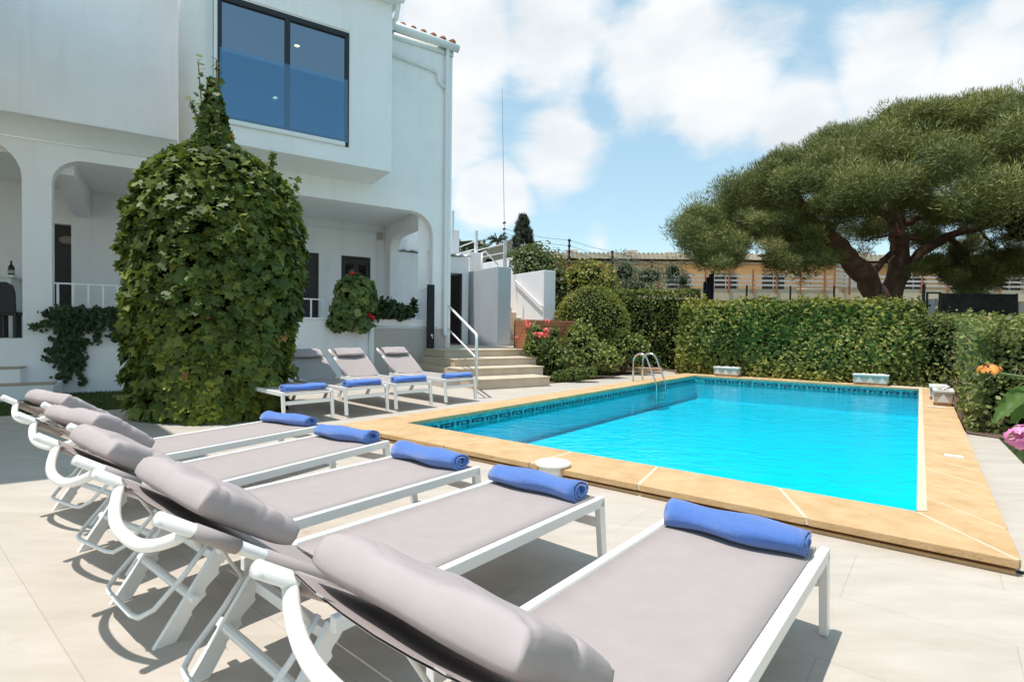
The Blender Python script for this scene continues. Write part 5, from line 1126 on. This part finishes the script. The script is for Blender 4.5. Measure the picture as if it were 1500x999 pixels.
# projecting terrace with slatted rails
def terrace_block(x0, x1, yf, yb, zt_, zb_, nm):
    m = MB(); m.box(x0, x1, yf, yb, zb_, zt_); s_ = m.build(nm, 'ochre_pale', ap); return s_
def slat_rail(x0, x1, y, zt_, n, pitch, hh, step):
    for i in range(n): m = MB(); m.box(x0, x1, y-.02, y+.02, zt_-.12-i*pitch-hh, zt_-.12-i*pitch); m.build('rail', 'rail_white', ap)
    x = x0+.4
    while x < x1: m = MB(); m.box(x-.05, x+.05, y-.10, y-.021, zt_-n*pitch-.45, zt_+.25); m.build('rail_post', 'rail_orange', ap); x += step
YT = 36.; X = lambda px: (px-750)/FPX*YT-bl0[0]
zt1 = CH+(488-424)/FPX*YT; zb1 = CH+(488-441)/FPX*YT
terrace_block(X(955), X(1217), YT-YB, -.004, zt1, zb1, 'balcony'); terrace_block(X(955)+.4, X(1217)-.3, YT-YB+1.2, -.005, zb1-.001, .0, 'balcony_base')
slat_rail(X(955), X(1217), YT-YB-.03, CH+(488-401.5)/FPX*YT, 3, .30, .12, 1.58)
YT2 = 40.; X2 = lambda px: (px-750)/FPX*YT2-bl0[0]
terrace_block(X(1217)+.01, 47.9, YT2-YB, -.004, CH+(490-424)/FPX*YT2, CH+(490-440)/FPX*YT2, 'balcony')
slat_rail(X(1217)+2.6, 47.5, YT2-YB-.03, CH+(490-403)/FPX*YT2, 3, .32, .13, 1.9)
# stepped side screen
P0, P1 = dep(1219, 420, 35.5), dep(1263, 425, 39.5)
for i in range(6):
    m = MB(); a = P0-bl0+np.array([0, 0, .10+i*.27]); b = P1-bl0+np.array([0, 0, .10+i*.25]); m.bar(a, b, .04, .15); m.build('rail', 'rail_white', ap)
for f_ in (0., .45, .95): p = P0+(P1-P0)*f_-bl0; m = MB(); m.box(p[0]-.05, p[0]+.05, p[1]-.12, p[1]-.03, p[2]-.5, p[2]+1.75); m.build('rail_post', 'rail_orange', ap)
# tan garden wall behind the white fence
q0, q1 = dep(699, 375, 31), dep(746, 352, 34); o_ = np.array([*q0[:2], 0]); m = MB()
m.prism([tuple(p-o_) for p in (np.array([q0[0], q0[1], .0]), np.array([q1[0]+.2, q1[1], 0]), np.array([q1[0]+.2, q1[1], q1[2]+.1]), np.array([q0[0], q0[1], q0[2]+.15]))], (0, .4, 0)); o = m.build('boundary_wall', 'wood_tan'); o.location = tuple(o_); tag(o, 'tan boundary wall rising behind the white fence and the mast', 'wall')
# electric fence posts and their wires
tops = []; FG = 'dark electric fence posts above the shrubs'
for i, (px, yt, Y, lb) in enumerate(((759, 339, 18.6, 'dark electric fence post in front of the cypress'), (834, 350, 19.4, 'dark electric fence post right of the cypress'), (897, 367, 20.4, 'dark electric fence post above the olive shrub'), (955, 381, 21.6, 'shortest looking dark fence post within the olive shrub'))):
    tp = dep(px, yt, Y); t = thing('fence_post', lb, 'fence post', (tp[0], Y, 0), 0, FG); tops.append(tp)
    m = MB(); m.tube([(0, 0, 0), (0, 0, tp[2])], .032, 8); m.build('post', 'net_post', t)
    for k in range(5): z_ = tp[2]-.06-.20*k; m = MB(); m.tube([(-.055, -.02, z_), (.055, -.02, z_)], .036, 6); m.build('insulator', 'net_post', t)
m = MB()
for k in range(5):
    for a, b in zip(tops[:-1], tops[1:]): m.tube([a-[0, .05, .06+.2*k], (a+b)/2-[0, .05, .10+.2*k], b-[0, .05, .06+.2*k]], .006, 4, False)
    m.tube([dep(738, 335+k*5, 17.6), tops[0]-[0, .05, .06+.2*k]], .006, 4, False)
o_ = tops[1]*[1, 1, 0]; m.v = [tuple(np.array(p)-o_) for p in m.v]; o = m.build('fence_wire', 'net_post'); o.location = tuple(o_); tag(o, 'thin wires strung between the dark electric fence posts', 'wires')
mb_ = dep(738.5, 352, 17.2); mt_ = dep(735.5, 130, 17.2); t = thing('antenna_mast', 'very tall thin whip antenna above the white fence post', 'antenna', (mb_[0], 17.2, mb_[2]-1.4))
m = MB(); m.tube([(0, 0, 0), (0, 0, 1.9), tuple(mt_-np.array([mb_[0], 17.2, mb_[2]-1.4]))], [.012, .008, .005], 6); m.build('whip', 'mast_grey', t)
for z_ in (1.45, 1.6, 1.75, 1.95): m = MB(); m.tube([(-.05, 0, z_), (.05, 0, z_+.02)], .035, 6); m.build('insulator', 'net_post', t)
for i, (px, yt) in enumerate(((1094, 418), (1158, 419), (1222, 419), (1290, 417))):
    tp = dep(px, yt, 19.5); m = MB(); m.tube([(0, 0, 0), (0, 0, tp[2])], .035, 6); o = m.build('fence_stake', 'net_post'); o.location = (tp[0], 19.5, 0); tag(o, ['slim black stake above the hedge, farthest from the pine trunks', 'slim black stake midway between the gate posts and the balcony corner', 'slim black stake under the balcony corner', 'slim black stake between the two pine trunks'][i], 'fence stake', 'slim black stakes behind the hedge')
gp_ = dep(1041, 440, 18.7); t = thing('post_cluster', 'cluster of thick black posts behind the hedge left of the pine', 'posts', (gp_[0], 18.7, 0))
for dx, dz in ((-.16, -.38), (-.09, -.22), (-.02, -.12), (.08, .0)):
    m = MB(); m.tube([(dx, abs(dx), 0), (dx, abs(dx), CH+(487.3-397)/FPX*18.7+dz)], .055, 10); m.build('post', 'dark_metal', t, True)
# dark screen fence with gate
YN = 18.5; n0 = dep(1380, 470, YN); n1 = dep(1491, 470, YN); zt_ = dep(1400, 429, YN)[2]; t = thing('screen_fence', 'dark shade net screen fence behind the low hedge', 'fence', (n0[0], YN, 0)); Ln = n1[0]-n0[0]
m = MB(); xs = np.linspace(0, Ln, 40); v = []
for x in xs:
    for z_ in np.linspace(.05, zt_-.02, 8): v.append((x, .03*math.sin(x*5)*math.sin(z_*3), z_))
m.add(v, [(i*8+j, (i+1)*8+j, (i+1)*8+j+1, i*8+j+1) for i in range(39) for j in range(7)]); nt = m.build('net', 'shade_net', t, True); nt.modifiers.new('thick', 'SOLIDIFY').thickness = .01
for x in (0, Ln/2, Ln): m = MB(); m.tube([(x, .06, 0), (x, .06, zt_)], .03, 8); m.build('post', 'net_post', t)
gq0 = dep(1357, 470, YN)[0]-n0[0]; gt = thing('garden_gate', 'black framed gate with a grey panel beside the dark screen fence', 'gate', (n0[0]+gq0, YN, 0)); Lg = -gq0-.06
m = MB(); m.box(0, .05, 0, .05, 0, zt_+.02); m.box(Lg-.05, Lg, 0, .05, 0, zt_+.02); m.box(.05, Lg-.05, 0, .05, zt_-.04, zt_+.02); m.build('frame', 'net_post', gt)
m = MB(); m.box(.06, Lg-.16, .06, .09, .1, zt_-.22); m.box(Lg-.14, Lg-.06, .06, .09, .1, zt_-.20); pn = m.build('panel', 'grey_panel', gt)
m = MB(); m.lathe([(.04, 0), (.04, .02)], (0, 0, 0), 12); m.v = [(.14+x, .058-z, zt_-.45+y) for x, y, z in m.v]; m.build('knob', 'net_post', pn, True)
m = MB(); m.tube([(.0, -.25, zt_-.82), (.22, -.25, zt_-.82), (.62, -.25, zt_-1.25)], .022, 6); m.tube([(.2, -.25, 0), (.2, -.25, zt_-.82)], .02, 6); m.build('handrail', 'net_post', gt)
gk = dep(1353.5, 417, YN); m = MB(); m.box(-.035, .035, -.035, .035, 0, gk[2]); o = m.build('gate_post', 'net_post'); o.location = (gk[0], YN, 0); tag(o, 'tall square black post left of the grey gate', 'post')
wp = dep(1496, 470, 19.2); m = MB(); m.box(-.1, 2.5, 0, .1, 0, dep(1496, 443, 19.2)[2]); o = m.build('panel_wall', 'rail_white'); o.location = (wp[0], 19.2, 0); tag(o, 'pale panel wall at the right end of the dark screen fence', 'wall')

# ------------------------------------------------------------------ sun and sky
s = np.array([-.229, -.103, 1.0]); s /= np.linalg.norm(s)
sun = bpy.data.objects.new('sun', bpy.data.lights.new('sun', 'SUN')); COL.objects.link(sun); sun.data.energy = 2.8; sun.data.angle = R(.53); sun.data.color = (1, .975, .94)
sun.rotation_euler = Vector(s).to_track_quat('Z', 'Y').to_euler(); sun.location = (0, 0, 30)
W = bpy.data.worlds.new('World'); SC.world = W; W.use_nodes = True; t = W.node_tree; t.nodes.clear()
out = nd(t, 'ShaderNodeOutputWorld'); bg = nd(t, 'ShaderNodeBackground'); bg.inputs[1].default_value = .15; t.links.new(bg.outputs[0], out.inputs[0])
sky = nd(t, 'ShaderNodeTexSky', sky_type='NISHITA'); sky.sun_disc = False; sky.sun_elevation = math.asin(s[2]); sky.sun_rotation = math.atan2(s[0], s[1]); sky.air_density = 1.0; sky.dust_density = .3; sky.ozone_density = 1.5; sky.altitude = 0
tc = nd(t, 'ShaderNodeTexCoord'); G_ = tc.outputs['Generated']
mp = nd(t, 'ShaderNodeMapping'); mp.inputs['Scale'].default_value = (1, 1, 1.9); t.links.new(G_, mp.inputs['Vector'])
n1_ = nd(t, 'ShaderNodeTexNoise'); n1_.inputs['Scale'].default_value = 3.2; n1_.inputs['Detail'].default_value = 9; n1_.inputs['Roughness'].default_value = .56; n1_.inputs['Distortion'].default_value = .25; t.links.new(mp.outputs[0], n1_.inputs['Vector'])
def math_(op, a, b=None, clamp=False):
    n = nd(t, 'ShaderNodeMath', operation=op); n.use_clamp = clamp
    for i, x in enumerate((a, b)):
        if x is None: continue
        if isinstance(x, (int, float)): n.inputs[i].default_value = x
        else: t.links.new(x, n.inputs[i])
    return n.outputs[0]
# cloud banks: soft discs on the sky dome broken up by noise (direction, radius, weight)
acc = None
banks = [((680, 50), .22, 1), ((820, 50), .24, 1), ((940, 90), .22, 1), ((1060, 140), .17, 1), ((1160, 170), .14, .9), ((1300, 110), .14, .85), ((1450, 110), .16, .8), ((715, 290), .11, 1), ((640, 170), .18, 1), ((985, 292), .075, .5), ((1005, 288), .05, .45), ((900, 288), .07, .40), ((1480, 20), .07, .7), ((980, 20), .12, .8), ((830, 190), .16, .9), ((880, 355), .06, .5), ((560, -300), .4, .8)]
for (px, py), r_, w_ in banks:
    d = ray(px, py); d /= np.linalg.norm(d); v = nd(t, 'ShaderNodeVectorMath', operation='DISTANCE'); t.links.new(G_, v.inputs[0]); v.inputs[1].default_value = tuple(d)
    q = math_('MULTIPLY', math_('SUBTRACT', 1.0, math_('DIVIDE', v.outputs['Value'], r_), True), w_)
    acc = q if acc is None else math_('MAXIMUM', acc, q)
elsew = nd(t, 'ShaderNodeTexNoise'); elsew.inputs['Scale'].default_value = 1.3; t.links.new(G_, elsew.inputs['Vector'])
dens = math_('ADD', math_('MULTIPLY', acc, 1.25), math_('SUBTRACT', math_('MULTIPLY', math_('SUBTRACT', n1_.outputs['Fac'], .5), 1.9), .30))
cm = nd(t, 'ShaderNodeMapRange', interpolation_type='SMOOTHSTEP'); cm.inputs['From Min'].default_value = .10; cm.inputs['From Max'].default_value = .52; t.links.new(dens, cm.inputs['Value'])
cfac = math_('MULTIPLY', cm.outputs[0], .93)
n2_ = nd(t, 'ShaderNodeTexNoise'); n2_.inputs['Scale'].default_value = 6; n2_.inputs['Detail'].default_value = 6; t.links.new(mp.outputs[0], n2_.inputs['Vector'])
cr = nd(t, 'ShaderNodeValToRGB'); cr.color_ramp.elements[0].position = .32; cr.color_ramp.elements[1].position = .62; cr.color_ramp.elements[0].color = (3.25, 3.4, 3.5, 1); cr.color_ramp.elements[1].color = (4.05, 4.1, 4.15, 1); t.links.new(n2_.outputs['Fac'], cr.inputs[0])
tint = nd(t, 'ShaderNodeMixRGB', blend_type='MULTIPLY'); tint.inputs[0].default_value = 1; tint.inputs[2].default_value = (1.14, 1.06, .88, 1); t.links.new(sky.outputs[0], tint.inputs[1])
mx = nd(t, 'ShaderNodeMixRGB'); t.links.new(cfac, mx.inputs[0]); hz = nd(t, 'ShaderNodeMixRGB'); hz.inputs[0].default_value = .55; hz.inputs[2].default_value = (1.62, 2.62, 3.15, 1); t.links.new(tint.outputs[0], hz.inputs[1]); t.links.new(hz.outputs[0], mx.inputs[1]); t.links.new(cr.outputs[0], mx.inputs[2]); t.links.new(mx.outputs[0], bg.inputs[0])
SC.view_settings.view_transform = 'Standard'; SC.view_settings.look = 'None'; SC.view_settings.gamma = 1; SC.view_settings.exposure = .78; SC.view_settings.use_curve_mapping = False
SC.cycles.max_bounces = 10; SC.cycles.transparent_max_bounces = 12; SC.cycles.use_denoising = True; SC.cycles.sample_clamp_indirect = 8
SC.cycles.caustics_reflective = False
